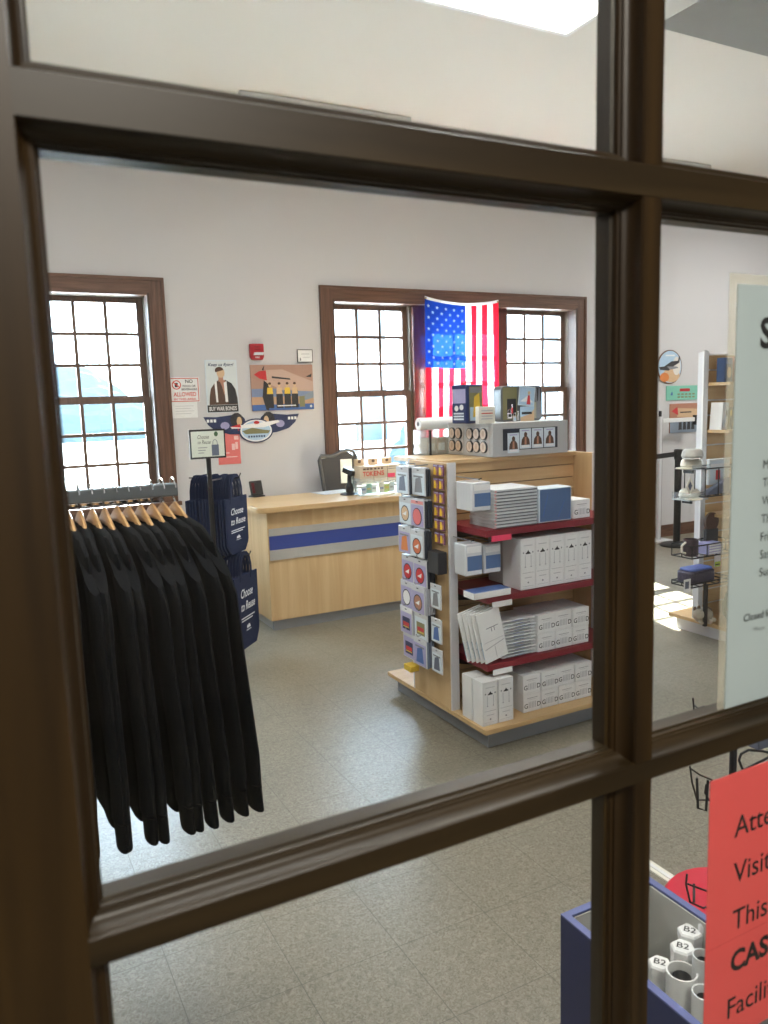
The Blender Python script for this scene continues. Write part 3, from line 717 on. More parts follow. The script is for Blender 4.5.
for i, m_ in enumerate((paleb_m, greenp_m, paper_m, cream_m, lime_m, paleb_m, paper_m)):
    lf = MB().box(.012+i*(AW-.02)/7, .012+(i+.85)*(AW-.02)/7, .03+.012*(i % 3), .036+.012*(i % 3), .012, .075+.01*(i % 2), m_)
    lf.box(.016+i*(AW-.02)/7, .012+(i+.7)*(AW-.02)/7, .0295+.012*(i % 3), .0299+.012*(i % 3), .04, .055, (bluep_m, yelp_m, greyink_m)[i % 3]); lf = lf.build('leaflet', None, smooth=False)
    lf.location = t.location; lf.rotation_euler = t.rotation_euler
    tag(lf, '%s leaflet from left in the clear counter display' % ORD[i], 'leaflet', 'leaflets in the counter display')
Ma = Matrix.Translation(t.location) @ Matrix.Rotation(t.rotation_euler.z, 4, 'Z')
bwid = (AW-.03)/3
for i in range(3):
    o = thing('token_box', '%s kraft box with red lettering on the counter display' % ('left', 'middle', 'right')[i], 'box', Ma @ Vector((.010+i*(bwid+.004), .045, .1045)), t.rotation_euler.z, 'kraft boxes on the counter display')
    MB().box(0, bwid, 0, .10, 0, .115, kraftl_m).build('carton', o, bevel=.002)
    hd = MB(); hd.box(.0, bwid*.72, .085, .10, .115, .165, kraft_m); hd.T = facing_front((0, .085, 0)); hd.ell(bwid*.36, .145, .014, .012, .0006, brownp_m, 12); hd.build('header_card', o, smooth=False)
    lb = MB(facing_front((0, -.0006, 0)))
    if i < 2:
        lb.text(('TOK', 'ENS')[i], (bwid, 0)[i], .040, .034, .0, redink_m, w=bwid*.78, align='RL'[i], bold=.03)
        for k in range(3): lb.rect((bwid*(.25+.25*k), bwid*(.04+.25*k))[i], .086, (bwid*(.45+.25*k), bwid*(.2+.25*k))[i], .098, 0, brownp_m)
    else:
        lb.rect(bwid*.05, .082, bwid*.85, .088, 0, greyink_m); lb.rect(bwid*.1, .098, bwid*.7, .104, 0, greyink_m); lb.rect(bwid*.0, .018, bwid*.55, .050, .0003, hotp_m)
    lb.build('lettering', o, smooth=False)

# chair behind the counter
p1, p2 = at(322, 458, 1, 5.97), at(358, 480, 1, 5.97)
t = thing('office_chair', 'black office chair with its back showing above the counter', 'chair', (2.70, 5.87, 0), R(-8))
MB().prism(rr(-.21, .21, -.30, .06, .06, (0, 1, 2, 3)), .47, .53, darkp_m).build('seat', t, bevel=.015)
fr = MB()
fr.tube([(-.10, .10, .62), (-.14, .10, .85), (-.175, .10, 1.12), (-.16, .10, 1.155), (-.06, .10, 1.15), (.0, .10, 1.175), (.07, .10, 1.195), (.12, .10, 1.18), (.15, .10, 1.12), (.14, .10, .95), (.115, .10, .80), (.10, .10, .62)], .016, mat('chair_frame', (.06, .065, .075), .3), 10)
fr.build('back_frame', t)
MB().prism([(-.10, .60), (-.165, 1.13), (-.06, 1.14), (.07, 1.18), (.13, 1.14), (.135, .95), (.10, .60)], -.105, -.095, mat('chair_mesh', (.035, .036, .042), .7)).build('backrest', t)
bpy.data.objects['backrest'].data.transform(Matrix(((1, 0, 0, 0), (0, 0, -1, 0), (0, 1, 0, 0), (0, 0, 0, 1))))
MB().box(.00, .10, .080, .084, .92, 1.12, mat('pale_tag', (.62, .68, .66), .5)).build('white_sheet', t, smooth=False)
MB().lathe([(.03, .10), (.03, .40), (.05, .47)], blackm_m, c=(0, -.10)).build('gas_lift', t)
for k in range(5):
    a_ = 2*PI*k/5+.3; e = Vector((.20*math.cos(a_), -.10+.20*math.sin(a_), .07))
    lg = MB().tube([(0, -.10, .10), e], [.022, .014], blackm_m).build('leg', t)
    MB(T(e.x, e.y, .03) @ Matrix.Rotation(PI/2, 4, 'X')).lathe([(.028, -.012), (.03, -.008), (.03, .008), (.028, .012)], black_m, 12).build('caster', lg)
MB().tube([(0, .0, .50), (0, .09, .55), (0, .10, .70)], .02, blackm_m).build('back_bracket', t)

# ================================================================== main display gondola
GX, GY = 1.92, 3.03        # outer left face, front edge of the end panels
G = thing('display_gondola', 'maple display gondola with red shelves and a grey base', 'display unit', (GX, GY, 0))
gx1 = 2.835-GX
MB().box(.045, gx1-.045+.04, -.225, .63, 0, .085, kick_m).build('base_plinth', G, bevel=.003)
MB().box(0, gx1+.04, -.272, .66, .086, .109, maple_x).build('base_deck', G, bevel=.002)
for x0, xa in ((.0, 0), (gx1-.04, 1)):
    pnl = MB()
    pnl.box(x0+.002, x0+.038, .012, .36, .1095, 1.292, maple_z); e = pnl.build('end_panel', G, smooth=False)
    MB().box(x0, x0+.042, 0, .012, .1095, 1.296, greyl_m).box(x0, x0+.042, .36, .37, .1095, 1.296, greyl_m).build('edge_trim', e, smooth=False)
cpn = MB(); z = .11
gr = .066
while z < 1.27:
    z1 = min(z+gr-.006, 1.275); cpn.box(.043, gx1-.041, .150, .170, z, z1, maple_x); z += gr
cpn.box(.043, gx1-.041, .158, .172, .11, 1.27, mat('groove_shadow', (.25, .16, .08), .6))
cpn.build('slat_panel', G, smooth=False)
MB().box(.043, gx1-.041, .13, .60, 1.276, 1.297, maple_x).build('top_deck', G, bevel=.002)
SH = [1.0, .697, .379]
for k, z in enumerate(SH):
    s_ = MB().box(.066, gx1-.05, -.195, .146, z-.012, z, red_m).box(.066, gx1-.05, -.198, -.190, z-.030, z, red_m).box(.066, .074, -.19, .146, z-.03, z-.012, red_m).box(gx1-.058, gx1-.05, -.19, .146, z-.03, z-.012, red_m)
    sh = s_.build('shelf', G, bevel=.001)
    for xb in (.09, gx1-.08): MB().add([(xb, .145, z-.032), (xb, .145, z-.09), (xb, -.10, z-.032), (xb+.006, .145, z-.032), (xb+.006, .145, z-.09), (xb+.006, -.10, z-.032)], [(0, 1, 2), (3, 5, 4), (0, 3, 4, 1), (1, 4, 5, 2), (2, 5, 3, 0)], black_m).build('bracket', sh, smooth=False)
    tg = MB().box(.095, .205, -.2005, -.199, z-.052, z-.026, (hotp_m, paper_m, paper_m)[k]).build('price_tag', sh, smooth=False)

# --- goods on the gondola: helper for a carton with printed front
def carton(name, label, cat, group, loc, w, d, h, art, body=white_m, rz=0):
    t = thing(name, label, cat, loc, rz, group)
    MB().box(0, w, 0, d, 0, h, body).build('carton', t, bevel=.0015)
    b = MB(facing_front((0, -.0006, 0))); art(b, w, h); b.build('print', t, smooth=False)
    return t
def art_tall(b, w, h):
    b.rect(w*.08, h*.05, w*.92, h*.95, 0, paper_m)
    cx = w*.5; y = h*.73
    b.poly([(cx-w*.17, y-h*.015), (cx-w*.05, y+h*.02), (cx, y+h*.055), (cx+w*.05, y+h*.02), (cx+w*.17, y-h*.015), (cx+w*.17, y-h*.03), (cx-w*.17, y-h*.03)], .0004, ink_m)
    for s_ in (-1, 1):
        b.ell(cx+s_*w*.32, y+h*.0, w*.05, w*.05, .0004, greyink_m, 8)
        b.rect(cx+s_*w*.20-w*.02, h*.44, cx+s_*w*.20+w*.02, y-h*.05, .0004, palegrey_m)
        b.rect(cx+s_*w*.20-w*.045, h*.44, cx+s_*w*.20+w*.045, h*.455, .0005, greyink_m)
    b.rect(w*.2, h*.86, w*.8, h*.875, .0004, palegrey_m).rect(w*.12, h*.33, w*.88, h*.336, .0004, greyink_m)
    b.rect(w*.12, h*.07, w*.88, h*.075, .0004, greyink_m).rect(w*.25, h*.23, w*.75, h*.245, .0004, palegrey_m).ell(cx, h*.14, w*.06, w*.05, .0004, greyink_m, 8)
def art_god(b, w, h):
    b.rect(w*.04, h*.05, w*.96, h*.95, 0, paper_m)
    b.text('G', w*.05, h*.22, h*.25, .0004, ink_m, bold=.012); b.text('D', w*.79, h*.22, h*.25, .0004, ink_m, bold=.012)
    for k in range(5): b.rect(w*(.30+.09*k), h*.20, w*(.345+.09*k), h*.54, .0004, palegrey_m)
    b.rect(w*.2, h*.74, w*.8, h*.765, .0004, greyink_m).rect(w*.3, h*.66, w*.7, h*.675, .0004, palegrey_m)
def gp(x, y, Y): return at(x, y, 1, Y)     # photo point on a plane of the gondola
# base deck: tall boxes then two rows of G D boxes
ZB = .1095
def xat(px, py, Y): return at(px, py, 1, Y).x
def zat(px, py, Y): return at(px, py, 1, Y).z
YF = 2.80
g_tb = 'tall cartons on the gondola deck'
xa_, xb_ = xat(482.7, 706, YF), xat(498.4, 706, YF)
t0 = carton('tall_carton', 'front tall white carton on the gondola deck by the grey post', 'box', g_tb, (xa_, YF, ZB), xb_-xa_-.003, .078, zat(484, 683, YF)-ZB, art_tall)
dup(t0, (xb_+.001, YF, ZB), label='tall white carton to the right of the front one on the gondola deck')
dup(t0, (xa_-.002, YF+.085, ZB), label='tall white carton behind the front one on the gondola deck')
gxs = [xat(px, 700, 2.83) for px in (523.4, 540.4, 557.4, 574.6, 591.8)]
GW = (gxs[4]-gxs[0])/4-.003; GD = .19; GH = (zat(523.4, 676.5, 2.83)-ZB)/2-.001
god = carton('gift_carton', 'x', 'box', 'G and D cartons on the gondola deck', (gxs[0], 2.83, ZB), GW, GD, GH, art_god)
first = True
for lvl, nm in ((0, 'lower'), (1, 'upper')):
    for i in range(4):
        lab = '%s G and D carton from left, %s row on the gondola deck' % (ORD[i], nm)
        loc = (gxs[0]+i*(GW+.003)+random.uniform(-.001, .001), 2.83+random.uniform(-.003, .006)*lvl, ZB+lvl*(GH+.001))
        if first: god['label'] = lab; first = False
        else: dup(god, loc, label=lab)
# third shelf (z .379)
z3 = SH[2]+.0008
x3 = xat(538, 640, 2.855)
for lvl, nm in ((0, 'lower'), (1, 'upper')):
    for i in range(3):
        dup(god, (x3+i*(GW+.003), 2.855+random.uniform(-.003, .005)*lvl, z3+lvl*(GH+.001)), label='%s G and D carton from left, %s row on the lowest red shelf' % (ORD[i], nm), group='G and D cartons on the lowest red shelf')
# fanned booklets leaning to the left
ex0, ex1 = xat(486.3, 663, 2.842), xat(509, 658.5, 2.842)
ew = ex1-ex0; eh = zat(475.5, 615, 2.842)-z3
tilt = math.atan2(ex0-xat(475.5, 615, 2.842), eh)
Mf = Matrix.Rotation(-tilt, 4, 'Y')
def envelope(label, loc):
    t = thing('envelope', label, 'envelope', loc, 0, 'leaning envelopes on the lowest red shelf')
    MB(Mf).box(0, ew, 0, .007, .002, eh, paper_m).build('sleeve', t, bevel=.001)
    b = MB(Mf @ facing_front((0, -.0006, 0)))
    b.rect(ew*.30, eh*.66, ew*.82, eh*.675, 0, greyink_m).rect(ew*.50, eh*.58, ew*.53, eh*.66, 0, greyink_m).rect(ew*.62, eh*.58, ew*.65, eh*.66, 0, greyink_m).rect(ew*.1, eh*.40, ew*.95, eh*.41, 0, palegrey_m).poly([(ew*.08, eh*.26), (ew*.95, eh*.33), (ew*.95, eh*.35), (ew*.08, eh*.28)], 0, palegrey_m).rect(ew*.5, eh*.06, ew*.53, eh*.28, 0, palegrey_m)
    b.build('print', t, smooth=False)
    e = MB(Mf @ facing_left((-.0006, 0, 0))); e.rect(-.006, eh*.10, -.001, eh*.45, 0, skyp_m); e.build('blue_edge', t, smooth=False)
    return t
ev = envelope('front leaning white envelope with its printed face to the aisle', (ex0, 2.842, z3+.001))
for i in range(1, 5):
    dup(ev, (ex0-.0135*i, 2.842+.017*i, z3+.001), label='leaning white envelope, %s behind the front one' % ORD[i-1])
# pile of soft packets
pxa, pxb = xat(502, 650, 2.86), xat(536, 650, 2.86); pkw = (pxb-pxa)/2
pk = thing('packet', 'x', 'packet', (0, 0, z3), 0, 'pile of soft white packets on the lowest red shelf')
NPK = 12; ph = (zat(505, 622, 2.87)-z3)/NPK
rg = []
for (zz, k) in ((0, .93), (ph*.15, 1.0), (ph*.5, 1.02), (ph*.8, 1.0), (ph*.93, .93)):
    rg.append([(-pkw*k if a < 2 else pkw*k, (-.075 if a in (0, 3) else .075)*k, zz+ph*.1*math.sin(a*2.1)) for a in range(4)])
MB().rings(rg, mat('pale_pouch', (.66, .67, .68), .35)).build('pouch', pk)
MB(facing_front((0, -.0775, 0))).rect(-pkw*.8, ph*.25, pkw*.7, ph*.48, 0, greyink_m).rect(-pkw*.3, ph*.5, pkw*.3, ph*.62, 0.0002, bluep_m).build('print', pk, smooth=False)
for i in range(NPK):
    lab = ('topmost' if i == NPK-1 else 'lowest' if i == 0 else '%s from bottom' % ORD[i]) + ' soft white packet in the pile on the lowest red shelf'
    loc = ((pxa+pxb)/2+random.uniform(-.004, .004), 2.94+random.uniform(-.005, .005), z3+.0003+i*(ph+.0006))
    if i == 0: pk.location = loc; pk['label'] = lab
    else: dup(pk, loc, random.uniform(-.05, .05), lab)
# second shelf (z .697)
z2 = SH[1]+.0008
txs = [xat(px, 570, 2.845) for px in (520.8, 535.3, 549.8, 564.2, 578.4, 592.2)]
tw2 = (txs[5]-txs[0])/5-.002
tall2 = carton('tall_carton', 'x', 'box', 'tall cartons on the middle red shelf', (txs[0], 2.845, z2), tw2, .14, zat(521, 539.5, 2.845)-z2, art_tall)
for i in range(5):
    lab = '%s tall white carton from left on the middle red shelf' % ORD[i]
    if i == 0: tall2['label'] = lab
    else: dup(tall2, (txs[0]+i*(tw2+.002), 2.845+random.uniform(-.002, .004), z2), label=lab)
bx_ = xat(503, 560, 3.0)
t = carton('tall_carton', 'shaded tall carton standing behind the row on the middle red shelf', 'box', 'tall carton behind the row', (bx_, 3.0, z2), txs[0]-.004+.10-bx_ if False else .075, .12, zat(505, 538, 3.0)-z2, lambda b, w, h: b.rect(w*.2, h*.3, w*.8, h*.32, 0, palegrey_m), body=mat('shaded_card', (.50, .50, .51), .5))  # shade put into the grey colour of this carton
def pouch(label, group, loc, w, h, d, hang=True, zhook=None):
    t = thing('pouch', label, 'packet', loc, 0, group)
    MB().box(0, w, 0, d, 0, h, plast_m).build('bag', t, bevel=.005)
    b = MB(facing_front((0, -.0006, 0))); b.rect(w*.12, h*.16, w*.98, h*.62, 0, mat('blue_box_print', (.085, .16, .33), .4)); b.rect(w*.1, h*.72, w*.95, h*.92, 0, paper_m); b.build('label_card', t, smooth=False)
    s_ = MB(facing_left((-.0006, 0, 0)))
    for k in range(5): s_.rect(-d*(.15+.17*k)-.002, h*.05, -d*(.15+.17*k), h*.95, 0, palegrey_m)
    s_.build('fold_lines', t, smooth=False)
    if zhook:
        MB().tube([(w*.45, .01, h-.004), (w*.45, .012, h+.012)], .0015, wire_m).tube([(w*.45, .012, h+.012), (w*.45, 3.178-loc[1], h+.012)], .003, wire_m).tube([(w*.45, .012, h+.012), (w*.45, -.008, h+.018)], .003, black_m).build('hook', t)
    return t
def pouch_at(label, px0, px1, py0, py1, Y, d):
    x0 = xat(px0, py1, Y); z0 = zat(px0, py1, Y)
    return pouch(label, 'pouches with blue labels', (x0, Y, z0), xat(px1, py1, Y)-x0, zat(px0, py0, Y)-z0, d, zhook=1)
pouch_at('clear pouch with blue label hanging beside the post above the middle red shelf', 465.5, 482.5, 545, 577, 2.87, .09)
pouch_at('second clear pouch with blue label hanging left of the tall cartons', 484, 501, 545, 574, 2.90, .06)
pouch_at('clear pouch with blue label hanging over the top red shelf', 472.3, 491, 483, 512, 2.85, .13)
bka, bkb = xat(474, 596, 2.82), xat(511, 592, 2.82)
bk = carton('book', 'thick blue and white book lying flat on the middle red shelf', 'book', None, (bka, 2.82, z2), bkb-bka, .085, .030, lambda b, w, h: b.rect(0.002, h*.2, w-.002, h*.85, 0, paper_m), body=white_m)
MB().box(.001, bkb-bka-.001, .001, .084, .030, .0308, mat('blue_cover', (.10, .17, .40), .4)).build('cover', bk, smooth=False)
# top shelf (z 1.0)
z1 = SH[0]+.0008
NBK = 12
ka, kb = xat(494.5, 524, 2.85), xat(537, 519, 2.85); bh_ = (zat(494.5, 490, 2.85)-z1)/NBK
bk = carton('book', 'x', 'book', 'pile of thin books on the top red shelf', (ka, 2.85, z1), kb-ka, .20, bh_-.0012, lambda b, w, h: b.rect(.002, 0, w-.002, h*.38, 0, mat('book_gap_shade', (.13, .14, .155), .5)), body=mat('book_grey', (.58, .60, .62), .5))  # shade of the gaps between books painted along each front
MB().box(-.0008, .010, -.0010, .0, bh_*.1, bh_*.7, mat('pale_red_spine', (.62, .36, .36), .5)).build('spine_tag', bk, smooth=False)
for i in range(NBK):
    lab = ('topmost' if i == NBK-1 else 'lowest' if i == 0 else '%s from bottom' % ORD[i]) + ' thin grey book in the pile on the top red shelf'
    loc = (ka+random.uniform(-.003, .003), 2.85+random.uniform(-.004, .002), z1+i*bh_)
    if i == 0: bk['label'] = lab
    else: dup(bk, loc, label=lab)
pa, pb = xat(539, 518, 2.85), xat(571.5, 514, 2.85); phh = zat(539, 489, 2.85)-z1
t = thing('puzzle_box', 'large blue boxed set in a clear wrap on the top red shelf', 'box', (pa, 2.85, z1)); pw_ = pb-pa
MB().box(0, pw_, 0, .10, 0, phh, paleb_m).build('carton', t, bevel=.004)
b = MB(facing_front((0, -.0006, 0))); b.rect(.006, .006, pw_-.006, phh-.006, 0, mat('slate_blue_print', (.07, .13, .27), .35)); b.poly([(.02, .03), (.05, phh-.03), (.055, phh-.03), (.026, .03)], .0004, bluep_m); b.poly([(.11, .02), (.15, .10), (.154, .098), (.116, .02)], .0004, bluep_m); b.build('print', t, smooth=False)
t = dup(god, (xat(573.5, 514, 2.86), 2.86, z1), label='white G and D carton alone at the right of the top red shelf', group='G and D carton on the top red shelf')

# --- topper display on top of the gondola
zt_ = 1.298
tpg_m = mat('stand_grey', (.42, .42, .415), .5)
tp = thing('display_box', 'grey box stand topping the gondola with coins and cards on its sides', 'display stand', (2.235, 3.12, zt_))
TW_, TD_, TH_ = .468, .40, .165
MB().box(0, TW_, 0, TD_, 0, TH_, tpg_m).build('box', tp, bevel=.003)
b = MB(facing_front((0, -.001, 0)))
b.rect(.06, .030, .40, .135, .0, mat('black_board', (.016, .020, .034), .4)); b.build('card_board', tp, smooth=False)
def photo_card(label, x, z, off):
    t = thing('photo_card', label, 'card', (tp.location.x+x, tp.location.y-.0025-off, zt_+z), 0, 'photo cards on the grey box stand')
    MB().box(0, .070, 0, .001, 0, .098, paleb_m).build('card', t, smooth=False)
    b = MB(facing_front((0, -.0006, 0)))
    b.poly([(.008, .018), (.012, .045), (.024, .060), (.046, .060), (.058, .045), (.062, .018)], 0, brownp_m).poly([(.028, .02), (.03, .058), (.040, .058), (.042, .02)], .0003, rustp_m).ell(.035, .069, .010, .013, .0005, brownp_m, 12).rect(.012, .006, .058, .016, .0004, paper_m).rect(.012, .086, .058, .091, .0004, mauve_m)
    b.build('print', t, smooth=False)
    return t
pc = photo_card('first photo card from left, set lower on the grey box stand', .085, .016, .003)
for i in range(3): dup(pc, (tp.location.x+.160+.076*i, tp.location.y-.004, zt_+.034), label='%s photo card from left on the grey box stand' % ORD[i+1])
# wooden coins on the left face
def coin_card(n, y0, label):
    t = thing('coin_card', label, 'card', (tp.location.x-.0008, tp.location.y+y0, zt_+.012), 0, 'coin cards on the grey box stand')
    wid = .060*n+.012
    MB().box(-.002, 0, -wid, 0, 0, .135, mat('card_grey', (.50, .49, .48), .6)).build('card', t, smooth=False)
    for r_ in range(2):
        for c_ in range(n):
            k = MB(facing_left((-.002, -.006-.060*c_-.03, .036+.064*r_))); k.edisc(0, 0, .0275, .029, 0, .009, darkp_m, 20); k.ell(0, 0, .024, .0255, .0096, mat('coin_face', (.58, .44, .33), .5), 20); k.ell(.002, .002, .010, .015, .0100, mat('coin_relief', (.44, .31, .22), .5), 12)
            k.build('coin', t)
coin_card(2, .385, 'card of four wooden coins at the back of the grey stand')
coin_card(3, .222, 'card of six wooden coins near the corner of the grey stand')
# goods on the topper
zz = zt_+TH_
p = at(471, 424, 1, 3.22)
t = thing('gift_tin', 'navy lidded tin with pictured sides and a red handle', 'tin', (p.x, 3.24, zz), R(12))
MB().box(-.012, .105, 0, .105, 0, .190, mat('navy_tin', (.020, .035, .12), .3)).build('body', t, bevel=.006)
b = MB(facing_front((0, -.0008, 0))); b.rect(.006, .012, .098, .180, 0, olive_m); b.rect(.010, .014, .094, .08, .0004, skyp_m).poly([(.03, .03), (.04, .13), (.075, .15), (.085, .04)], .0008, yelp_m).rect(.012, .15, .092, .175, .0006, greyink_m); b.build('front_print', t, smooth=False)
b = MB(facing_left((-.0128, .105, 0))); b.rect(.006, .10, .098, .17, 0, mauve_m).ell(.035, .075, .014, .014, .0004, paper_m, 12).ell(.070, .080, .014, .014, .0004, paper_m, 12)
for k in range(3): b.rect(.015, .018+.014*k, .085, .026+.014*k, .0004, paleb_m)
b.build('side_print', t, smooth=False)
MB().tube([(.02, .05, .190), (.02, .05, .204), (.075, .05, .204), (.075, .05, .190)], .004, redp_m).build('handle', t)
p = at(481, 424, 1, 3.14)
t = carton('notice_card', 'small white card box in front of the navy tin', 'box', None, (p.x-.015, 3.135, zz), .095, .03, .082, lambda b, w, h: [b.rect(w*.15, h*(.25+.16*k), w*.85, h*(.31+.16*k), 0, (palegrey_m, redink_m)[k == 2]) for k in range(4)], body=cream_m)
p = at(502, 421, 1, 3.25)
t = thing('lunch_box', 'grey metal lunch box with rounded corners and collage pictures', 'tin', (p.x+.01, 3.27, zz), R(-3))
LBW = .252
MB(facing_front((0, .075, 0))).prism(rr(0, LBW, 0, .180, .022, (0, 1, 2, 3)), 0, .075, mat('lunch_metal', (.16, .165, .17), .35, metal=.3)).build('body', t, bevel=.004)
b = MB(facing_front((0, -.0008, 0)))
b.rect(.010, .010, .095, .172, 0, olive_m).rect(.035, .03, .09, .115, .0004, darkp_m).rect(.150, .012, .215, .095, .0004, mat('khaki_print', (.42, .40, .30), .5)).poly([(.165, .03), (.18, .07), (.2, .03)], .0008, olive_m).rect(.178, .10, .245, .17, .0004, darkp_m).rect(.215, .012, .245, .10, .0004, greyink_m)
for k in range(3): b.poly([(.185+.02*k, .10), (.19+.02*k, .165), (.196+.02*k, .165), (.20+.02*k, .10)], .0008, greyink_m)
b.build('print', t, smooth=False)
MB().tube([(.09, .035, .180), (.095, .035, .190), (.155, .035, .190), (.16, .035, .180)], .004, plast_m).build('handle', t)
t = thing('picture_card', 'sky blue picture card with a red figure leaning on the lunch box', 'card', (p.x+.098, 3.245, zz+.082), R(-3))
Mr = Matrix.Rotation(R(6), 4, 'Y')
MB(Mr).box(0, .098, 0, .003, 0, .098, paleb_m).build('card', t, smooth=False)
b = MB(Mr @ facing_front((0, -.0006, 0))); b.rect(.004, .004, .094, .094, 0, skyp_m).poly([(.01, .02), (.05, .05), (.09, .02)], .0003, paper_m).poly([(.05, .008), (.054, .055), (.066, .055), (.074, .008)], .0006, redp_m).ell(.06, .066, .008, .010, .0008, tanp_m, 10); b.build('print', t, smooth=False)
t = thing('picture_card', 'tan and blue picture card below the sky blue one', 'card', (p.x+.108, 3.240, zz), R(-3))
MB().box(0, .085, 0, .003, 0, .074, skyp_m).build('card', t, smooth=False)
b = MB(facing_front((0, -.0006, 0))); b.poly([(.0, .02), (.06, .035), (.085, .06), (.085, .0), (.0, .0)], 0, tanp_m).rect(.008, .034, .07, .046, .0004, darkp_m); b.build('print', t, smooth=False)
# key rings
for i, (dx, dz, m_) in enumerate(((0, .03, chrome_m), (.03, .012, plast_m), (.052, .02, plast_m), (.015, .055, redp_m))):
    k = thing('key_ring', ['chrome key ring with a square tag', 'white square key ring beside the chrome one', 'pale key ring nearest the lunch box', 'red key ring on top of the heap'][i]+' on the grey stand', 'key ring', (p.x-.018+dx, 3.165, zz+dz-.010), R(20*i), 'key rings on the grey stand')
    MB(facing_front((0, 0, 0))).prism(rr(-.013, .013, -.002-min(dz-.012, .0), .026, .004, (0, 1, 2, 3)), 0, .005, m_).build('tag', k, bevel=.001)
    MB(facing_front((0, -.0055, 0))).rect(-.008, .006, .008, .02, 0, (darkp_m, skyp_m, greyink_m, paper_m)[i]).build('print', k, smooth=False)
    MB(T(0, -.002, .033)).tube([(.010*math.cos(a), 0, .010*math.sin(a)) for a in [2*PI*j/12 for j in range(13)]], .0013, chrome_m, 6, caps=False).build('ring', k)
# case and roll behind the topper
p = at(424, 450, 1, 3.62)
t = thing('acrylic_case', 'clear case of kraft boxes behind the grey box stand', 'display case', (2.115, 3.53, 1.298))
cs = MB().box(.0, .006, 0, .15, 0, .125, clear_m).box(.20, .206, 0, .15, 0, .125, clear_m).box(.006, .20, 0, .004, 0, .125, clear_m).box(.006, .20, .146, .15, 0, .125, clear_m).box(0, .206, 0, .15, .125, .130, clear_m).box(-.01, .21, -.01, .16, .0, .0, white_m)
cs.build('case', t, smooth=False)
MB().box(.008, .02, -.004, .0, 0, .13, black_m).build('corner_post', t, smooth=False)
for i, (m_, z_) in enumerate(((kraftl_m, 0.0), (kraft_m, 0.0), (kraftl_m, 0.0))):
    o = MB().box(0, .056, 0, .09, 0, .085, m_).box(.008, .048, -.0006, -.0001, .02, .06, cream_m).build('kraft_box', smooth=False); o.location = (2.115+.012+.062*i, 3.56, 1.2985)
    tag(o, '%s small kraft box inside the clear case' % ('left', 'middle', 'right')[i], 'box', 'kraft boxes in the clear case')
t = thing('paper_roll', 'white paper roll lying on the clear case', 'roll', (2.10, 3.60, 1.4285+.032))
MB(Matrix.Rotation(PI/2, 4, 'Y')).lathe([(.031, 0), (.032, .003), (.032, .227), (.031, .23)], white_m).build('roll', t)
MB(Matrix.Rotation(PI/2, 4, 'Y')).lathe([(.012, -.001), (.012, .0)], darkp_m).build('core', t)
# --- packets on the end panel hooks
GF = GX
RB = [495.5, 527, 557, 587, 613.5, 640, 666]
def zrow(y): return at(415, y, 1, 3.22).z
def packet(label, w, h, topm, patch, kind):
    t = thing('hanging_packet', label, 'packet', (0, 0, 0))
    MB().box(0, .006, 0, w, 0, h, plast_m).build('card_bag', t, bevel=.001)
    b = MB(facing_left((-.0005, w, 0)))
    b.rect(.004, .004, w-.004, h*.80, 0, topm)
    if kind == 'round':
        b.ell(w*.5, h*.40, w*.34, h*.30, .0003, darkp_m, 18).ell(w*.5, h*.40, w*.29, h*.26, .0006, patch, 18).poly([(w*.3, h*.36), (w*.65, h*.50), (w*.6, h*.32)], .0009, paper_m)
    elif kind == 'pink':
        b.rect(.004, h*.84, w-.004, h*.96, .0004, mat('coral_print', (.75, .25, .24), .5)).ell(w*.5, h*.38, w*.36, h*.32, .0003, darkp_m, 18).ell(w*.48, h*.38, w*.31, h*.29, .0006, patch, 18)
    elif kind == 'shield':
        b.rect(w*.18, h*.16, w*.82, h*.62, .0003, patch).rect(w*.25, h*.30, w*.75, h*.44, .0006, redp_m).rect(w*.25, h*.24, w*.75, h*.28, .0006, yelp_m)
    else:
        b.poly([(w*.2, h*.1), (w*.3, h*.6), (w*.7, h*.7), (w*.8, h*.12)], .0003, patch).rect(w*.15, h*.66, w*.85, h*.72, .0005, greyink_m)
    b.rect(w*.42, h*.90, w*.58, h*.94, .0009, darkp_m)
    b.build('print', t, smooth=False)
    return t
orng = mat('red_patch', (.62, .16, .06), .5); pinkpatch = mat('coral_patch', (.72, .16, .15), .5); slatep = mat('slate_print', (.12, .14, .20), .5)
spec = {  # row: (far column, near column)
    0: ((paleb_m, slatep, 'plain'), (paleb_m, greyink_m, 'plain')), 1: ((paleb_m, tanp_m, 'round'), (mauve_m, pinkpatch, 'pink')),
    2: ((mauve_m, orangep_m, 'plain'), (paleb_m, orng, 'round')), 3: ((mauve_m, redp_m, 'round'), (mauve_m, redp_m, 'round')),
    4: ((mauve_m, paper_m, 'round'), (mauve_m, rustp_m, 'round')), 5: ((mauve_m, navyp_m, 'shield'), (paleb_m, olive_m, 'shield')),
    6: ((mauve_m, navyp_m, 'shield'), (mauve_m, bluep_m, 'plain'))}
sidebags = [mat('dark_cloth_pack', (.035, .045, .065), .5), mat('blue_grey_pack', (.16, .20, .28), .4), mat('pale_pack', (.45, .47, .53), .3)]
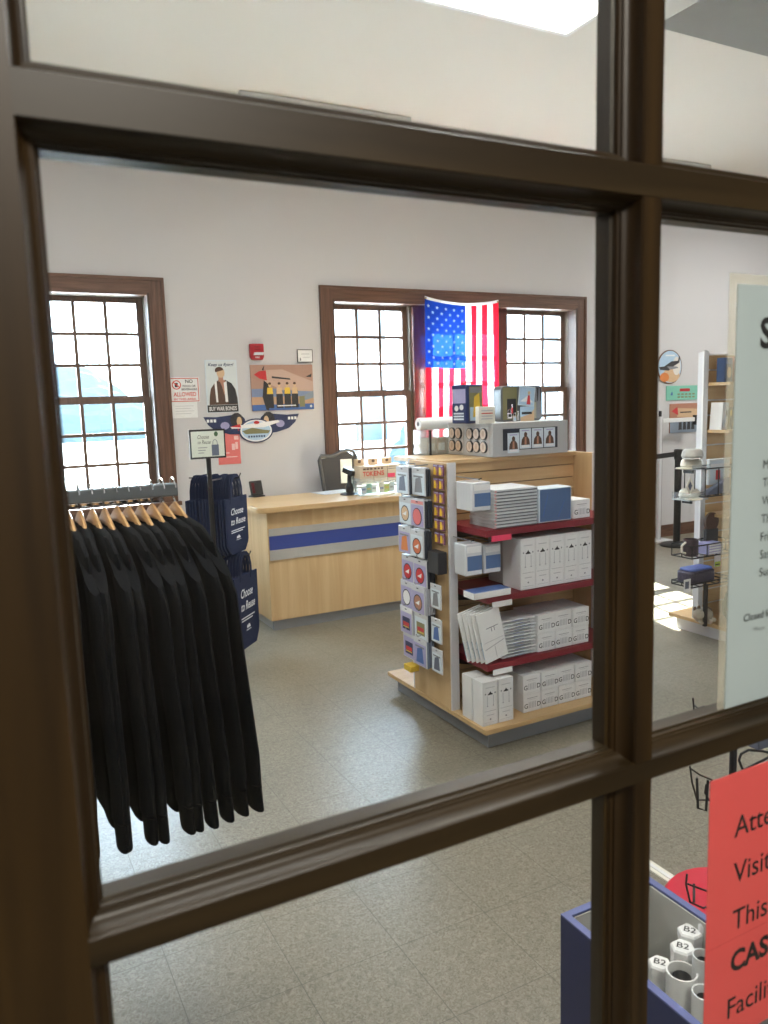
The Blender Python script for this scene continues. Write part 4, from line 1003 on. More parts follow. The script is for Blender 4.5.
for r_ in range(7):
    zb = zrow(RB[r_]); hgt = zrow(RB[r_]-27.5)-zb
    for c_ in range(2):
        topm, patch, kind = spec[r_][c_]
        y0 = (3.278, 3.150)[c_]; wv = (.118, .122)[c_]
        nm = ('far', 'near')[c_]
        depth = (.060, .048, .056, .042, .052, .058, .045)[(r_+3*c_) % 7]
        fx = GF-depth-.012
        p0 = packet('clear packet fronting the %s hook, %s row from top, end panel' % (nm, ORD[r_]), wv, hgt, topm, patch, kind)
        p0.location = (fx, y0, zb); p0['group'] = 'front packets on the end panel hooks'
        hk = MB().tube([(GF+.001, y0+wv/2, zb+hgt+.012), (fx-.012, y0+wv/2, zb+hgt+.012), (fx-.018, y0+wv/2, zb+hgt+.024)], .0028, wire_m, 6).build('wire_hook', origin=None)
        tag(hk, 'wire hook of the %s column in the %s row from top on the end panel' % (nm, ORD[r_]), 'hook', 'wire hooks on the end panel')
        bk_ = MB().box(0, .011, 0, wv, 0, hgt*.97, sidebags[0 if r_ < 4 and c_ == 1 or r_ == 0 else (r_+c_) % 3]).box(.002, .009, .01, wv-.01, hgt*.97, hgt+.004, plast_m).build('hanging_packet', bevel=.002)
        tag(bk_, 'packet hanging behind the front one on a %s hook of the end panel' % nm, 'packet', 'packets behind the front ones on the %s hooks' % nm)
        nb = int(depth/.0150)
        for k in range(nb):
            loc = (fx+.0075+.0150*k, y0+random.uniform(-.002, .002), zb+random.uniform(-.003, .001))
            if k == 0: bk_.location = loc
            else: dup(bk_, loc)
# small yellow and purple cards next to the post
yc = []
cardp = thing('hanging_card', 'x', 'card', (0, 0, 0))
MB().box(0, .004, 0, .043, 0, .052, purp_m).build('card', cardp, smooth=False)
b = MB(facing_left((-.0005, .043, 0))); b.rect(.002, .002, .041, .042, 0, mat('mauve_card', (.30, .10, .18), .5)).poly([(.003, .004), (.006, .040), (.020, .041), (.026, .020), (.024, .004)], .0003, mat('bright_yellow', (.85, .56, .04), .5)).poly([(.026, .006), (.028, .034), (.038, .030), (.039, .006)], .0006, rustp_m).rect(.004, .044, .039, .050, .0004, mauve_m); b.build('print', cardp, smooth=False)
CT = [475.5, 489, 502.5, 516, 529.5, 543]
first = True
for r_ in range(6):
    for c_ in range(2):
        loc = (GF-.016, 3.046+.046*(1-c_), at(445, CT[r_], 1, 3.09).z)
        lab = 'small yellow and purple card, %s row, %s column next to the gondola post' % (ORD[r_], ('far', 'near')[c_])
        if first: cardp.location = loc; cardp['label'] = lab; cardp['group'] = 'small cards by the gondola post'; first = False
        else: dup(cardp, loc, label=lab)
t = MB(T(GF-.055, 3.045, at(445, 572, 1, 3.09).z)).box(0, .05, 0, .095, 0, .105, darkp_m).build('hanging_packet', bevel=.004); tag(t, 'black packet hanging under the yellow cards by the gondola post', 'packet')
for r_ in range(3):
    zb = at(445, (607, 641, 671)[r_], 1, 3.09).z
    p0 = packet('pale packet by the gondola post, %s below the black one' % ORD[r_], .092, .118, paleb_m, (greyink_m, bluep_m, slatep)[r_], 'plain'); p0.location = (GF-.045, 3.045, zb); p0['group'] = 'pale packets by the gondola post'
t = MB().box(0, .05, 0, .07, 0, .03, yelp_m).build('hanging_packet', bevel=.003); t.location = (GF-.09, 3.27, at(415, 672, 1, 3.27).z); tag(t, 'small yellow packet lowest at the far side of the end panel', 'packet')

# ================================================================== rack of dark sweatshirts
YR, ZR = 1.95, 1.385
rk = thing('clothes_rack', 'black clothes rack holding dark sweatshirts in front of the left window', 'clothes rack', (.18, YR, 0))
XR0, XR1 = -.42, .262
MB().box(XR0, XR1, -.012, .012, ZR-.018, ZR+.014, mat('rack_grey', (.10, .115, .125), .4)).build('rail', rk, bevel=.004)
MB().tube([(XR0, .10, ZR-.03), (XR1-.04, .10, ZR-.03)], .008, chrome_m).build('cross_bar', rk)
for xx in (XR0+.02, XR0+.17):
    MB().box(xx-.012, xx+.012, .085, .11, .03, ZR-.038, blackm_m).build('post', rk, bevel=.003)
MB().box(XR0+.01, XR0+.03, .012, .10, ZR-.018, ZR+.01, blackm_m).box(XR0+.16, XR0+.18, .012, .10, ZR-.018, ZR+.01, blackm_m).build('bracket', rk, smooth=False)
for xx in (XR0+.02, XR0+.17): MB().box(xx-.02, xx+.02, -.25, .40, 0, .03, blackm_m).build('foot', rk, bevel=.004)
# hanger prototype: origin at hook top on the rail
def make_hanger():
    t = thing('hanger', 'x', 'hanger', (0, 0, 0))
    def arm(n=14):
        top = []; bot = []
        for i in range(n+1):
            u = -.21+.42*i/n; a = abs(u)/.21
            top.append((u, -.046-.112*a**1.15)); bot.append((u, -.046-.112*a**1.15-.048+.022*a))
        return top, bot
    top, bot = arm(); n = len(top); vs = []; fs = []
    for i in range(n):
        for (dx, tt) in ((-.007, 0), (-.0045, 1), (.0045, 1), (.007, 0)):
            pass
    rg = []
    for i in range(n):
        (u, zt2), (_, zb2) = top[i], bot[i]; zm = (zt2+zb2)/2; hh = (zt2-zb2)/2
        rg.append([(.008*math.cos(a_), u, zm+hh*math.sin(a_)) for a_ in [2*PI*k/10 for k in range(10)]])
    MB().rings(rg, hang_m).build('arms', t)
    pts = [(0, -.018, ZR*0-.012)]
    hookp = [(0, 0, -.062), (0, 0, -.045), (0, .010, -.036), (0, .019, -.022), (0, .019, -.004), (0, .012, .008), (0, 0, .0125), (0, -.012, .008), (0, -.019, -.004), (0, -.0195, -.012)]
    MB().tube(hookp, .0019, chrome_m, 6).build('hook', t)
    return t
def make_shirt():
    t = thing('sweatshirt', 'x', 'sweatshirt', (0, 0, 0))
    rnd = random.Random(4)
    NS = 28
    def ring(w, th, z, c=0, ph=0):
        out = []
        for k in range(NS):
            a_ = 2*PI*k/NS; ca, sa = math.cos(a_), math.sin(a_)
            u = w*math.copysign(abs(ca)**.75, ca); x = th*math.copysign(abs(sa)**.8, sa)
            x += .0022*math.sin(u*38+z*9+ph)*(1 if z < -.1 else .3)
            out.append((x+c, u, z))
        return out
    lev = [(.050, .009, -.080), (.075, .0122, -.081), (.10, .0130, -.084), (.165, .0135, -.092), (.225, .0136, -.120), (.238, .0136, -.160), (.236, .0136, -.25), (.236, .0136, -.38), (.238, .0136, -.52), (.238, .0136, -.63), (.236, .0136, -.672)]
    rings = []
    for i in range(len(lev)-1):
        (w0, t0_, z0), (w1_, t1_, z1_) = lev[i], lev[i+1]; n = 1 if i < 5 else 4
        for k in range(n):
            f = k/n; rings.append(ring(w0+(w1_-w0)*f, t0_+(t1_-t0_)*f, z0+(z1_-z0)*f))
    rings.append(ring(*lev[-1]))
    MB().rings(rings, navy_m).build('body', t)
    MB().rings([ring(.236, .0130, -.672), ring(.228, .0125, -.682), ring(.228, .0125, -.732), ring(.225, .0122, -.735)], navy2_m).build('waistband', t)
    MB().rings([ring(.054, .0095, -.078), ring(.062, .0115, -.077), ring(.080, .0125, -.084), ring(.084, .012, -.092)], navy2_m).build('collar', t)
    for s_ in (-1, 1):
        pts = [(.195, -.132, .052), (.235, -.160, .058), (.258, -.23, .060), (.270, -.36, .056), (.278, -.50, .050), (.283, -.61, .050), (.286, -.680, .046)]
        rs = []
        for i, (u, z, r_) in enumerate(pts):
            rs.append([(.0137*math.sin(a_)+.004*math.sin(i*1.9+s_)*(i > 1)*.5, s_*(u+r_*math.cos(a_)), z+(.03*math.cos(a_) if i < 2 else .006*math.cos(a_))*(-1 if i < 2 else 1)) for a_ in [2*PI*k/14 for k in range(14)]])
        sl = MB().rings(rs, navy_m).build('sleeve', t)
        cu = []
        for (u, z, r_) in ((.286, -.680, .044), (.287, -.688, .039), (.288, -.742, .037), (.288, -.744, .0365)):
            cu.append([(.0128*math.sin(a_), s_*(u+r_*math.cos(a_)), z) for a_ in [2*PI*k/14 for k in range(14)]])
        MB().rings(cu, navy2_m).build('cuff', sl)
    return t
NSH = 13
sh_x = [.432-.0275*i for i in range(NSH)]
hg = make_hanger(); sw = make_shirt()
for i, x in enumerate(sh_x):
    labh = ('wooden hanger at the right end of the rack rail' if i == 0 else 'wooden hanger %s from the right end of the rack rail' % ORD[i])
    labs = ('dark navy sweatshirt at the right end of the rack' if i == 0 else 'dark navy sweatshirt %s from the right end of the rack' % ORD[i])
    loc = (x, YR, ZR+.015+random.uniform(-.0, .0)); rz = R(6.5-.6*i+random.uniform(-1.7, 1.7)*(i > 0))
    if i == 0:
        hg.location = loc; sw.location = loc; hg.rotation_euler.z = rz; sw.rotation_euler.z = rz
        sw.rotation_euler.y = hg.rotation_euler.y = R(-3.6)
        hg['label'] = labh; sw['label'] = labs; hg['group'] = 'wooden hangers on the rack'; sw['group'] = 'dark sweatshirts on the rack'
    else:
        q = dup(sw, (loc[0], loc[1], loc[2]+random.uniform(-.010, .003)), rz, labs); q.rotation_euler.y = R(-3.6+.32*i+random.uniform(-.9, .9))
        h2 = dup(hg, loc, rz, labh); h2.rotation_euler.y = q.rotation_euler.y

# ================================================================== tote bag stand
YT = 4.60
pc_ = at(208.5, 460, 1, YT)
ts = thing('tote_stand', 'black pole stand for navy tote bags topped by a framed card', 'display stand', (pc_.x, YT, 0))
za, zb_ = at(188, 430, 1, YT), at(225.5, 457, 1, YT)
MB().tube([(0, 0, .012), (0, 0, zb_.z)], .015, blackm_m, 12).build('pole', ts)
MB().lathe([(.12, 0), (.12, .010), (.02, .016)], blackm_m, 28).build('base', ts)
n_ = Vector((.73, -.68, 0)).normalized(); w_ = Vector((.68, .73, 0)).normalized()
cdx = za.x-pc_.x; cw = zb_.x-za.x; chh = za.z-zb_.z
hd = MB().box(cdx, cdx+cw, -.018, -.010, zb_.z-.002, za.z, black_m).build('card_frame', ts, bevel=.001)
b = MB(facing_front((cdx, -.0185, zb_.z)))
b.rect(.009, .009, cw-.009, chh-.011, .0004, mat('pale_green_card', (.62, .66, .58), .5))
b.text('Choose', cw*.22, chh*.68, chh*.13, .0010, ink_m, w=cw*.32, shear=.3).text('to Reuse', cw*.22, chh*.50, chh*.13, .0010, ink_m, w=cw*.36, shear=.3)
for k in range(3): b.rect(cw*.22, chh*(.36-.09*k), cw*(.48-.05*k), chh*(.385-.09*k), .0010, greyink_m)
b.ell(cw*.74, chh*.83, cw*.055, chh*.09, .0010, mat('leaf_badge', (.05, .11, .05), .5), 14)
b.rect(cw*.60, chh*.08, cw*.80, chh*.46, .0010, slatep)
b.T = b.T @ T(cw*.70, chh*.46, .0012); 
b.tube([(-.014, 0, 0), (-.012, .020, 0), (-.005, .030, 0), (.005, .030, 0), (.012, .020, 0), (.014, 0, 0)], .0016, slatep, 5)
b.build('card', hd, smooth=False)
def make_tote(printed, h, wv=.30):
    t = thing('tote_bag', 'x', 'tote bag', (0, 0, 0))   # local x = width, y = depth, z down from handle top
    zt2 = -.135
    pts = [(-wv/2, zt2), (-wv/2+.004, zt2-h*.8), (-wv/2+.012, zt2-h*.86), (-wv/2+.055, zt2-h), (wv/2-.055, zt2-h), (wv/2-.012, zt2-h*.86), (wv/2-.004, zt2-h*.8), (wv/2, zt2)]
    MB(facing_front((0, .006, 0))).prism(pts[::-1], 0, .012, tote_m).build('body', t, bevel=.003)
    hp = [(-.075, zt2-.035), (-.072, zt2+.05), (-.055, zt2+.105), (-.02, zt2+.132), (.02, zt2+.132), (.055, zt2+.105), (.072, zt2+.05), (.075, zt2-.035)]
    for yy in (-.0072, .0072):
        b = MB(); vs = []
        for i, (x, z) in enumerate(hp):
            nx, nz = (x, z-zt2-.02); l = math.hypot(nx, nz) or 1
            nx, nz = (1 if x > 0 else -1, 0) if i in (0, len(hp)-1) else (nx/l, nz/l)
            for dd in (-.012, .012):
                for ye in (-.0012, .0012): vs.append((x+nx*dd, yy+ye, z+nz*dd))
        fs = []
        for i in range(len(hp)-1):
            a_, c_ = i*4, i*4+4
            fs += [(a_, a_+1, c_+1, c_), (a_+2, c_+2, c_+3, a_+3), (a_, c_, c_+2, a_+2), (a_+1, a_+3, c_+3, c_+1)]
        fs += [(0, 2, 3, 1), (len(vs)-4, len(vs)-3, len(vs)-1, len(vs)-2)]
        b.add(vs, fs, tote_m).build('handle', t)
    if printed:
        b = MB(facing_front((0, -.0066, 0)))
        b.text('Choose', 0, zt2-h*.30, h*.115, .0003, totelt_m, w=.17, align='C', shear=.35, bold=.012).text('to Reuse', .01, zt2-h*.475, h*.115, .0003, totelt_m, w=.20, align='C', shear=.35, bold=.012)
        for k in range(2): b.rect(-.095, zt2-h*(.585+.035*k), .095-.03*k, zt2-h*(.570+.035*k), .0003, totelt_m)
        b.poly([(-.028, zt2-h*.735), (-.02, zt2-h*.69), (-.008, zt2-h*.70), (.004, zt2-h*.675), (.02, zt2-h*.70), (.028, zt2-h*.735)], .0003, totelt_m).rect(-.035, zt2-h*.765, .035, zt2-h*.755, .0003, totelt_m)
        b.build('print', t, smooth=False)
    return t
rzb = math.atan2(w_.y, w_.x)
base_c = Vector((pc_.x, YT, 0))+w_*.185
fc = base_c+n_*.07
ztop = at(233, 470, 1, fc.y).z; zbt = at(235, 497, 1, fc.y).z; zbb = at(233, 553, 1, fc.y).z
tb = make_tote(True, zbt-zbb)
tb.location = (fc.x, fc.y, zbt+.135); tb.rotation_euler.z = rzb
tag(tb, 'navy tote bag with white Choose to Reuse lettering, front of the upper tier', 'tote bag', 'navy tote bags on the stand')
tp_ = make_tote(False, zbt-zbb)
for i in range(12):
    c_ = base_c+n_*(.07-.0215*(i+1)); loc = (c_.x, c_.y, zbt+.135-.004+random.uniform(-.006, .004))
    lab = 'navy tote bag %s behind the lettered one in the upper tier' % ORD[i]
    if i == 0: tp_.location = loc; tp_.rotation_euler.z = rzb; tag(tp_, lab, 'tote bag', 'navy tote bags on the stand')
    else: dup(tp_, loc, rzb+random.uniform(-.03, .03), lab)
fc2 = base_c+n_*.105
zl = at(237, 575, 1, fc2.y).z
zl2 = at(237, 648, 1, fc2.y).z
tb2 = make_tote(True, zl-zl2, .33); tb2.location = (fc2.x, fc2.y, zl+.135); tb2.rotation_euler.z = rzb
tag(tb2, 'navy tote bag with white Choose to Reuse lettering, front of the lower tier', 'tote bag', 'navy tote bags on the stand')
for i in range(6):
    c_ = base_c+n_*(.105-.0215*(i+1)); dup(tp_, (c_.x, c_.y, zl+.131), rzb, 'navy tote bag %s behind the lettered one in the lower tier' % ORD[i])
ar = MB()
pr = base_c-Vector((pc_.x, YT, 0))
for zz_, r0, r1 in ((zbt+.135-.016, -.24, .10), (zl+.135-.016, -.08, .14)):
    a0, a1 = pr+n_*r0, pr+n_*r1
    for off in (0,):
        ar.tube([(0, 0, zz_), (pr.x, pr.y, zz_)], .005, blackm_m); ar.tube([(a0.x, a0.y, zz_), (a1.x, a1.y, zz_), (a1.x+.01, a1.y-.01, zz_+.03)], .004, blackm_m)
ar.build('arm', ts)
# small dark cable cover on the floor by the counter, seen past the lower bag
p = at(254, 617, 2, 0); o = MB().box(-.05, .05, -.03, .03, 0, .03, black_m).build('door_stop', bevel=.006); o.location = (p.x-.12, p.y+.1, 0); tag(o, 'small black block on the floor beside the counter end', 'block')

# ================================================================== second gondola at the right
UX, UY = 4.105, 3.47
U = thing('display_gondola', 'taller maple display unit at the right behind the store sign', 'display unit', (UX, UY, 0))
MB().box(.03, .80, -.40, .20, 0, .085, greyl_m).build('base_plinth', U, bevel=.003)
MB().box(-.015, .84, -.44, .23, .086, .109, maple_x).build('base_deck', U, bevel=.002)
for x0 in (0, .76):
    e = MB().box(x0, x0+.036, .012, .045, .1095, 1.83, greyl_m if x0 == 0 else maple_z).build('end_panel', U, smooth=False)
    MB().box(x0, x0+.042, 0, .012, .1095, 1.84, white_m).build('edge_trim', e, smooth=False)
cpn = MB(); z = .11
while z < 1.80:
    cpn.box(.043, .759, .020, .038, z, z+.085, maple_x); cpn.box(.043, .759, .028, .039, z+.085, z+.095, white_m); z += .095
cpn.build('slat_panel', U, smooth=False)
US = [1.64, 1.345, .81]
for z in US: MB().box(.046, .756, -.16, .018, z-.02, z, maple_x).build('shelf', U, bevel=.002)
UYS = UY-.10
t = thing('gift_bag', 'navy pictured gift bag on the top shelf of the right unit', 'bag', (UX+.07, UYS, 1.6405), R(10))
MB().prism(rr(0, .095, 0, .06, .01, (0, 1, 2, 3)), 0, .15, mat('navy_bag', (.03, .06, .14), .4)).build('body', t, bevel=.003)
MB(facing_front((0, -.0006, 0))).ell(.048, .06, .025, .034, 0, tanp_m, 14).rect(.01, .11, .085, .14, 0, bluep_m).build('print', t, smooth=False)
t = thing('gift_bag', 'pink and white gift bag beside the navy one on the right unit', 'bag', (UX+.185, UYS, 1.6405))
MB().prism(rr(0, .105, 0, .06, .01, (0, 1, 2, 3)), 0, .155, mat('coral_bag', (.55, .20, .17), .4)).build('body', t, bevel=.003)
MB(facing_front((0, -.0006, 0))).rect(.02, .02, .09, .10, 0, paper_m).rect(.015, .115, .095, .125, 0, paleb_m).build('print', t, smooth=False)
for i in range(7):
    o = thing('booklet', '%s upright booklet from left on the second shelf of the right unit' % ORD[i], 'booklet', (UX+.05+.033*i, UYS+.004*(i % 2), 1.3455), 0, 'booklets on the right unit')
    MB(Matrix.Rotation(R(4), 4, 'Y')).box(0, .026, 0, .09, .0, .17 if i < 2 else .135, (white_m, paleb_m, olive_m, brownp_m, olive_m, brownp_m, olive_m)[i]).build('cover', o, bevel=.001)
    MB(Matrix.Rotation(R(4), 4, 'Y') @ facing_front((0, -.0006, 0))).rect(.004, .085, .022, .12, 0, (paper_m, greyink_m, yelp_m, cream_m)[i % 4]).rect(.006, .015, .020, .07, 0, (paleb_m, paper_m, darkp_m, yelp_m)[i % 4]).build('print', o, smooth=False)
# wire baskets on the front, white goods at the corner
def wire_basket(label, x0, x1, z0, z1, y0, y1, group):
    t = thing('wire_basket', label, 'basket', (x0, y0, z0), 0, group)
    w, d, h = x1-x0, y1-y0, z1-z0
    b = MB()
    for zz_ in (0, h): b.tube([(0, 0, zz_), (w, 0, zz_), (w, d, zz_), (0, d, zz_), (0, 0, zz_)], .0045, black_m, 6)
    b.build('rim', t)
    b = MB()
    for (x, y) in ((0, 0), (w, 0), (w, d), (0, d), (w/3, 0), (2*w/3, 0), (0, d/2), (w, d/2)): b.tube([(x, y, 0), (x, y, h)], .0035, black_m, 6)
    for k in range(1, 5): b.tube([(w*k/5, 0, 0), (w*k/5, d, 0)], .003, black_m, 6)
    b.build('wires', t)
    return t
gB = 'wire baskets on the right unit'
YQ = 3.30
def uq(px, py, Y=YQ): return at(px, py, 1, Y)
def basket_at(label, px0, px1, py0, py1):
    a, c = uq(px0, py1), uq(px1, py0)
    return wire_basket(label, a.x, c.x+.06, a.z, c.z, YQ, UY-.012, gB), a, c
_, a1, c1 = basket_at('upper black wire basket on the front of the right unit', 705, 738, 466, 497)
_, a2, c2 = basket_at('middle black wire basket on the front of the right unit', 692, 730, 541, 559)
_, a3, c3 = basket_at('lower black wire basket on the front of the right unit', 692, 726, 578, 588)
# clear tray with caps jutting out at the corner
q0, q1 = uq(685, 501, 3.36), uq(704, 503, 3.36); tz = q0.z
t = thing('acrylic_tray', 'clear acrylic tray jutting from the corner of the right unit', 'tray', (q0.x, 3.33, tz))
tw_ = q1.x-q0.x
MB().box(0, tw_, 0, .13, 0, .006, plast_m).box(0, tw_, -.004, 0, 0, .05, clear_m).box(-.004, 0, 0, .13, 0, .05, clear_m).box(tw_*.55, tw_*.6, .06, .136, -.03, 0, black_m).build('tray', t, smooth=False)
def cap(label, loc, rz, m_, tilt=0):
    t = thing('cap', label, 'cap', loc, rz, 'caps on the right unit')
    t.rotation_euler.x = tilt
    MB(Matrix.Diagonal((1, .9, .8, 1))).lathe([(.058, 0), (.066, .02), (.060, .055), (.046, .072), (.026, .068), (.012, .070)], m_, 18).build('crown', t)
    MB().prism([(-.050, .04), (-.055, .08), (-.035, .115), (0, .125), (.035, .115), (.055, .08), (.050, .04)], 0, .006, m_).build('peak', t, bevel=.002)
    return t
cwm = mat('cream_cap', (.60, .56, .47), .8, noise=(25, .35, (1, 1, 1))); cgm = mat('grey_cap', (.42, .41, .38), .8, noise=(25, .4, (1, 1, 1)))
cap('cream cap lying in the clear tray of the right unit', (q0.x+tw_*.5, 3.40, tz+.007), R(150), cwm)
def shelf_tray(px0, px1, py, label):
    a, c = uq(px0, py, 3.36), uq(px1, py, 3.36)
    o = thing('acrylic_tray', label, 'tray', (a.x, 3.33, a.z)); w = c.x-a.x
    MB().box(0, w, 0, .13, 0, .005, plast_m).box(w*.5, w*.55, .06, .136, -.03, 0, black_m).box(0, w, -.003, 0, 0, .03, clear_m).build('tray', o, smooth=False)
    return a, w
a4, w4 = shelf_tray(688, 706, 470, 'upper clear tray of pale caps at the corner of the right unit')
cap('cream cap lying on the upper clear tray of the right unit', (a4.x+w4*.45, 3.40, a4.z+.006), R(100), cwm)
cap('grey cap stacked over the cream one on the upper clear tray', (a4.x+w4*.55, 3.405, a4.z+.064), R(130), cgm)
q = uq(690, 486, 3.32); 
t = thing('hang_tag_card', 'diamond shaped white tag hanging under the upper clear tray', 'tag', (q.x, 3.322, q.z))
MB(facing_front((0, 0, 0))).prism([(-.035, 0), (0, -.055), (.035, 0), (0, .055)], 0, .003, cream_m).build('card', t); MB(facing_front((0, -.0035, 0))).poly([(-.018, 0), (0, -.03), (.018, 0), (0, .03)], 0, slatep).build('print', t, smooth=False)
q = uq(709, 473, 3.36)
t = carton('picture_book', 'pale blue picture book leaning in the upper wire basket', 'book', None, (q.x, 3.36, q.z), .19, .02, .16, lambda b, w, h: [b.rect(.01, .01, w-.01, h-.01, 0, paleb_m), b.rect(.06, .03, .10, .09, .0004, redp_m), b.rect(.01, h-.05, w-.01, h-.03, .0004, paper_m)])
t.location.z = a1.z+.06
t = thing('folded_shirt', 'dark folded shirt lying in the upper wire basket', 'shirt', (a1.x+.02, YQ+.01, a1.z+.006))
MB().add([(0, 0, 0), (.22, 0, 0), (.22, .045, 0), (0, .045, 0), (.02, .005, .02), (.22, .005, .10), (.22, .04, .10), (.02, .04, .02)], [(3, 2, 1, 0), (4, 5, 6, 7), (0, 1, 5, 4), (1, 2, 6, 5), (2, 3, 7, 6), (3, 0, 4, 7)], slatep).build('cloth', t, bevel=.006)
t = thing('mug', 'dark printed mug in the middle wire basket', 'mug', (a2.x+.055, YQ+.06, a2.z+.005))
MB().lathe([(.042, 0), (.046, .004), (.046, .105), (.042, .105), (.040, .01)], mat('mug_print', (.06, .045, .055), .3, noise=(40, .9, (1, 1, 1)))).build('body', t)
MB().tube([(-.044, 0, .02), (-.075, 0, .03), (-.078, 0, .07), (-.044, 0, .088)], .007, cream_m).build('handle', t)
q = uq(710, 522, 3.42)
t = thing('ornament', 'round dark ornament behind the mug on the right unit', 'ornament', (q.x, 3.42, a2.z+.004))
MB(facing_front((0, 0, q.z-a2.z))).edisc(0, 0, .060, .060, 0, .02, brownp_m, 24).build('disc', t, bevel=.003)
MB().box(-.055, .055, -.022, .004, 0, q.z-a2.z-.045, darkp_m).build('stand', t, bevel=.004)
nb = MB().box(0, .13, 0, .10, 0, .016, mauve_m).box(.001, .129, -.0006, -.0001, .003, .013, paper_m).build('notebook', bevel=.001)
nx = uq(708, 552).x
for i in range(4):
    lab = ('topmost' if i == 3 else 'lowest' if i == 0 else '%s from bottom' % ORD[i])+' white and lavender notebook in the middle basket pile'
    loc = (nx+.02, YQ+.008, a2.z+.005+.0168*i)
    if i == 0: nb.location = loc; tag(nb, lab, 'notebook', 'notebooks in the middle wire basket')
    else: dup(nb, loc, label=lab)
t = thing('fabric_pouch', 'blue topped dark patterned pouch in the lower wire basket', 'pouch', (a3.x+.012, YQ+.012, a3.z+.006))
MB().prism(rr(0, .22, 0, .13, .03, (0, 1, 2, 3)), 0, .085, mat('dark_floral', (.055, .045, .07), .6, noise=(60, .8, (1, 1, 1)))).build('body', t, bevel=.012)
MB().prism(rr(.01, .21, .01, .12, .03, (0, 1, 2, 3)), .085, .098, mat('periwinkle_cloth', (.12, .18, .48), .6)).build('lid', t, bevel=.004)
MB(facing_front((-.055, -.012, -.03))).rect(-.03, 0, .03, .085, 0, paper_m).rect(-.018, .025, .015, .07, .0005, slatep).build('hang_tag', t, smooth=False)
q = uq(717, 567, 3.48)
t = thing('price_card', 'small green and white card on the slats of the right unit', 'card', (q.x-.02, UY+.018, q.z))
MB().box(0, .06, -.003, 0, 0, .09, white_m).build('card', t, smooth=False); MB(facing_front((0, -.0036, 0))).rect(.002, .002, .058, .035, 0, lime_m).rect(.01, .012, .05, .02, .0004, darkp_m).build('print', t, smooth=False)
q = uq(694, 618, 3.42)
t = thing('plush_toy', 'pale plush animal lying on the deck of the right unit', 'toy', (q.x+.03, 3.42, .11))
pl_m = mat('plush_cream', (.50, .45, .36), .9, bump=(120, .5, .004)); pl2 = mat('plush_brown', (.20, .14, .09), .9, bump=(120, .5, .004))
def blob(b, c, r_, m_):
    bm = bmesh.new(); bmesh.ops.create_uvsphere(bm, u_segments=14, v_segments=8, radius=1)
    b.add([(c[0]+v.co.x*r_[0], c[1]+v.co.y*r_[1], c[2]+v.co.z*r_[2]) for v in bm.verts], [tuple(v.index for v in f.verts) for f in bm.faces], m_); bm.free()
b = MB(); blob(b, (.03, -.02, .05), (.075, .05, .05), pl_m); blob(b, (-.05, -.05, .075), (.04, .036, .036), pl_m)
for q_ in ((-.02, -.06, .02), (.03, -.065, .02), (.08, -.05, .02)): blob(b, q_, (.02, .028, .018), pl_m)
b.build('body', t)
b = MB(); blob(b, (-.065, -.035, .108), (.014, .008, .016), pl2); blob(b, (-.035, -.04, .112), (.014, .008, .016), pl2); blob(b, (.07, -.02, .075), (.03, .03, .025), pl2); b.build('patches', t)
t = thing('sack', 'green cloth sack standing on the deck of the right unit', 'bag', (UX+.22, UY-.16, .11))
MB().lathe([(.09, 0), (.115, .03), (.12, .10), (.10, .17), (.06, .205), (.02, .22)], mat('green_cloth', (.03, .12, .075), .8, bump=(30, .5, .01)), 22).build('body', t)
q = uq(705, 619, 3.34)
t = MB().box(q.x-.010, q.x+.010, 3.33, 3.35, .1095, a3.z-.004, black_m).build('basket_leg'); tag(t, 'black upright holding the lower wire basket of the right unit', 'post')

# ================================================================== stanchion and coat stand by the right wall end
p = at(675, 545, 2, 0)
t = thing('stanchion', 'black crowd control post with a pulled belt at the right', 'barrier post', (p.x, p.y-.02, 0))
MB().lathe([(.17, 0), (.17, .012), (.15, .022), (.045, .03)], blackm_m, 32).build('base', t)
MB().tube([(0, 0, .028), (0, 0, .90)], .036, blackm_m, 18).build('post', t)
MB().lathe([(.040, .90), (.045, .905), (.045, 1.0), (.038, 1.008)], black_m, 18).build('head', t)
MB().add([(-.045, -.002, .935), (-.045, .002, .935), (-.045, .002, .985), (-.045, -.002, .985), (-.65, -.03, .915), (-.65, -.026, .915), (-.65, -.026, .965), (-.65, -.03, .965)], [(0, 1, 2, 3), (4, 7, 6, 5), (0, 4, 5, 1), (1, 5, 6, 2), (2, 6, 7, 3), (3, 7, 4, 0)], black_m).build('belt', t)
p = at(658.5, 534, 2, 0); pt = at(659, 411, 1, p.y)
p.y = 6.03; sc_ = 6.03/at(658.5, 534, 2, 0).y
px_ = at(659, 480, 1, 6.03).x; zt3 = at(659, 411, 1, 6.03).z; zarm = at(678, 420, 1, 6.03).z; xe = at(694, 420, 1, 6.03).x
t = thing('coat_stand', 'slim steel stand with a white arm near the round picture', 'stand', (px_, 6.03, 0))
MB().box(-.02, .02, -.02, .02, .02, zt3-.06, greyl_m).box(.022, .030, -.015, .015, .02, zt3-.08, black_m).build('post', t, bevel=.003)
MB().box(-.012, .012, -.012, .012, zt3-.06, zt3, blackm_m).build('finial', t, bevel=.003)
MB().box(.031, xe-px_, -.012, .012, zarm-.022, zarm+.022, white_m).build('arm', t, bevel=.003)
MB().box(xe-px_, xe-px_+.05, -.02, .02, zarm-.06, zarm+.045, black_m).build('clip', t, bevel=.004)
MB().box(-.12, .12, -.10, .10, 0, .02, greyl_m).build('base', t, bevel=.003)

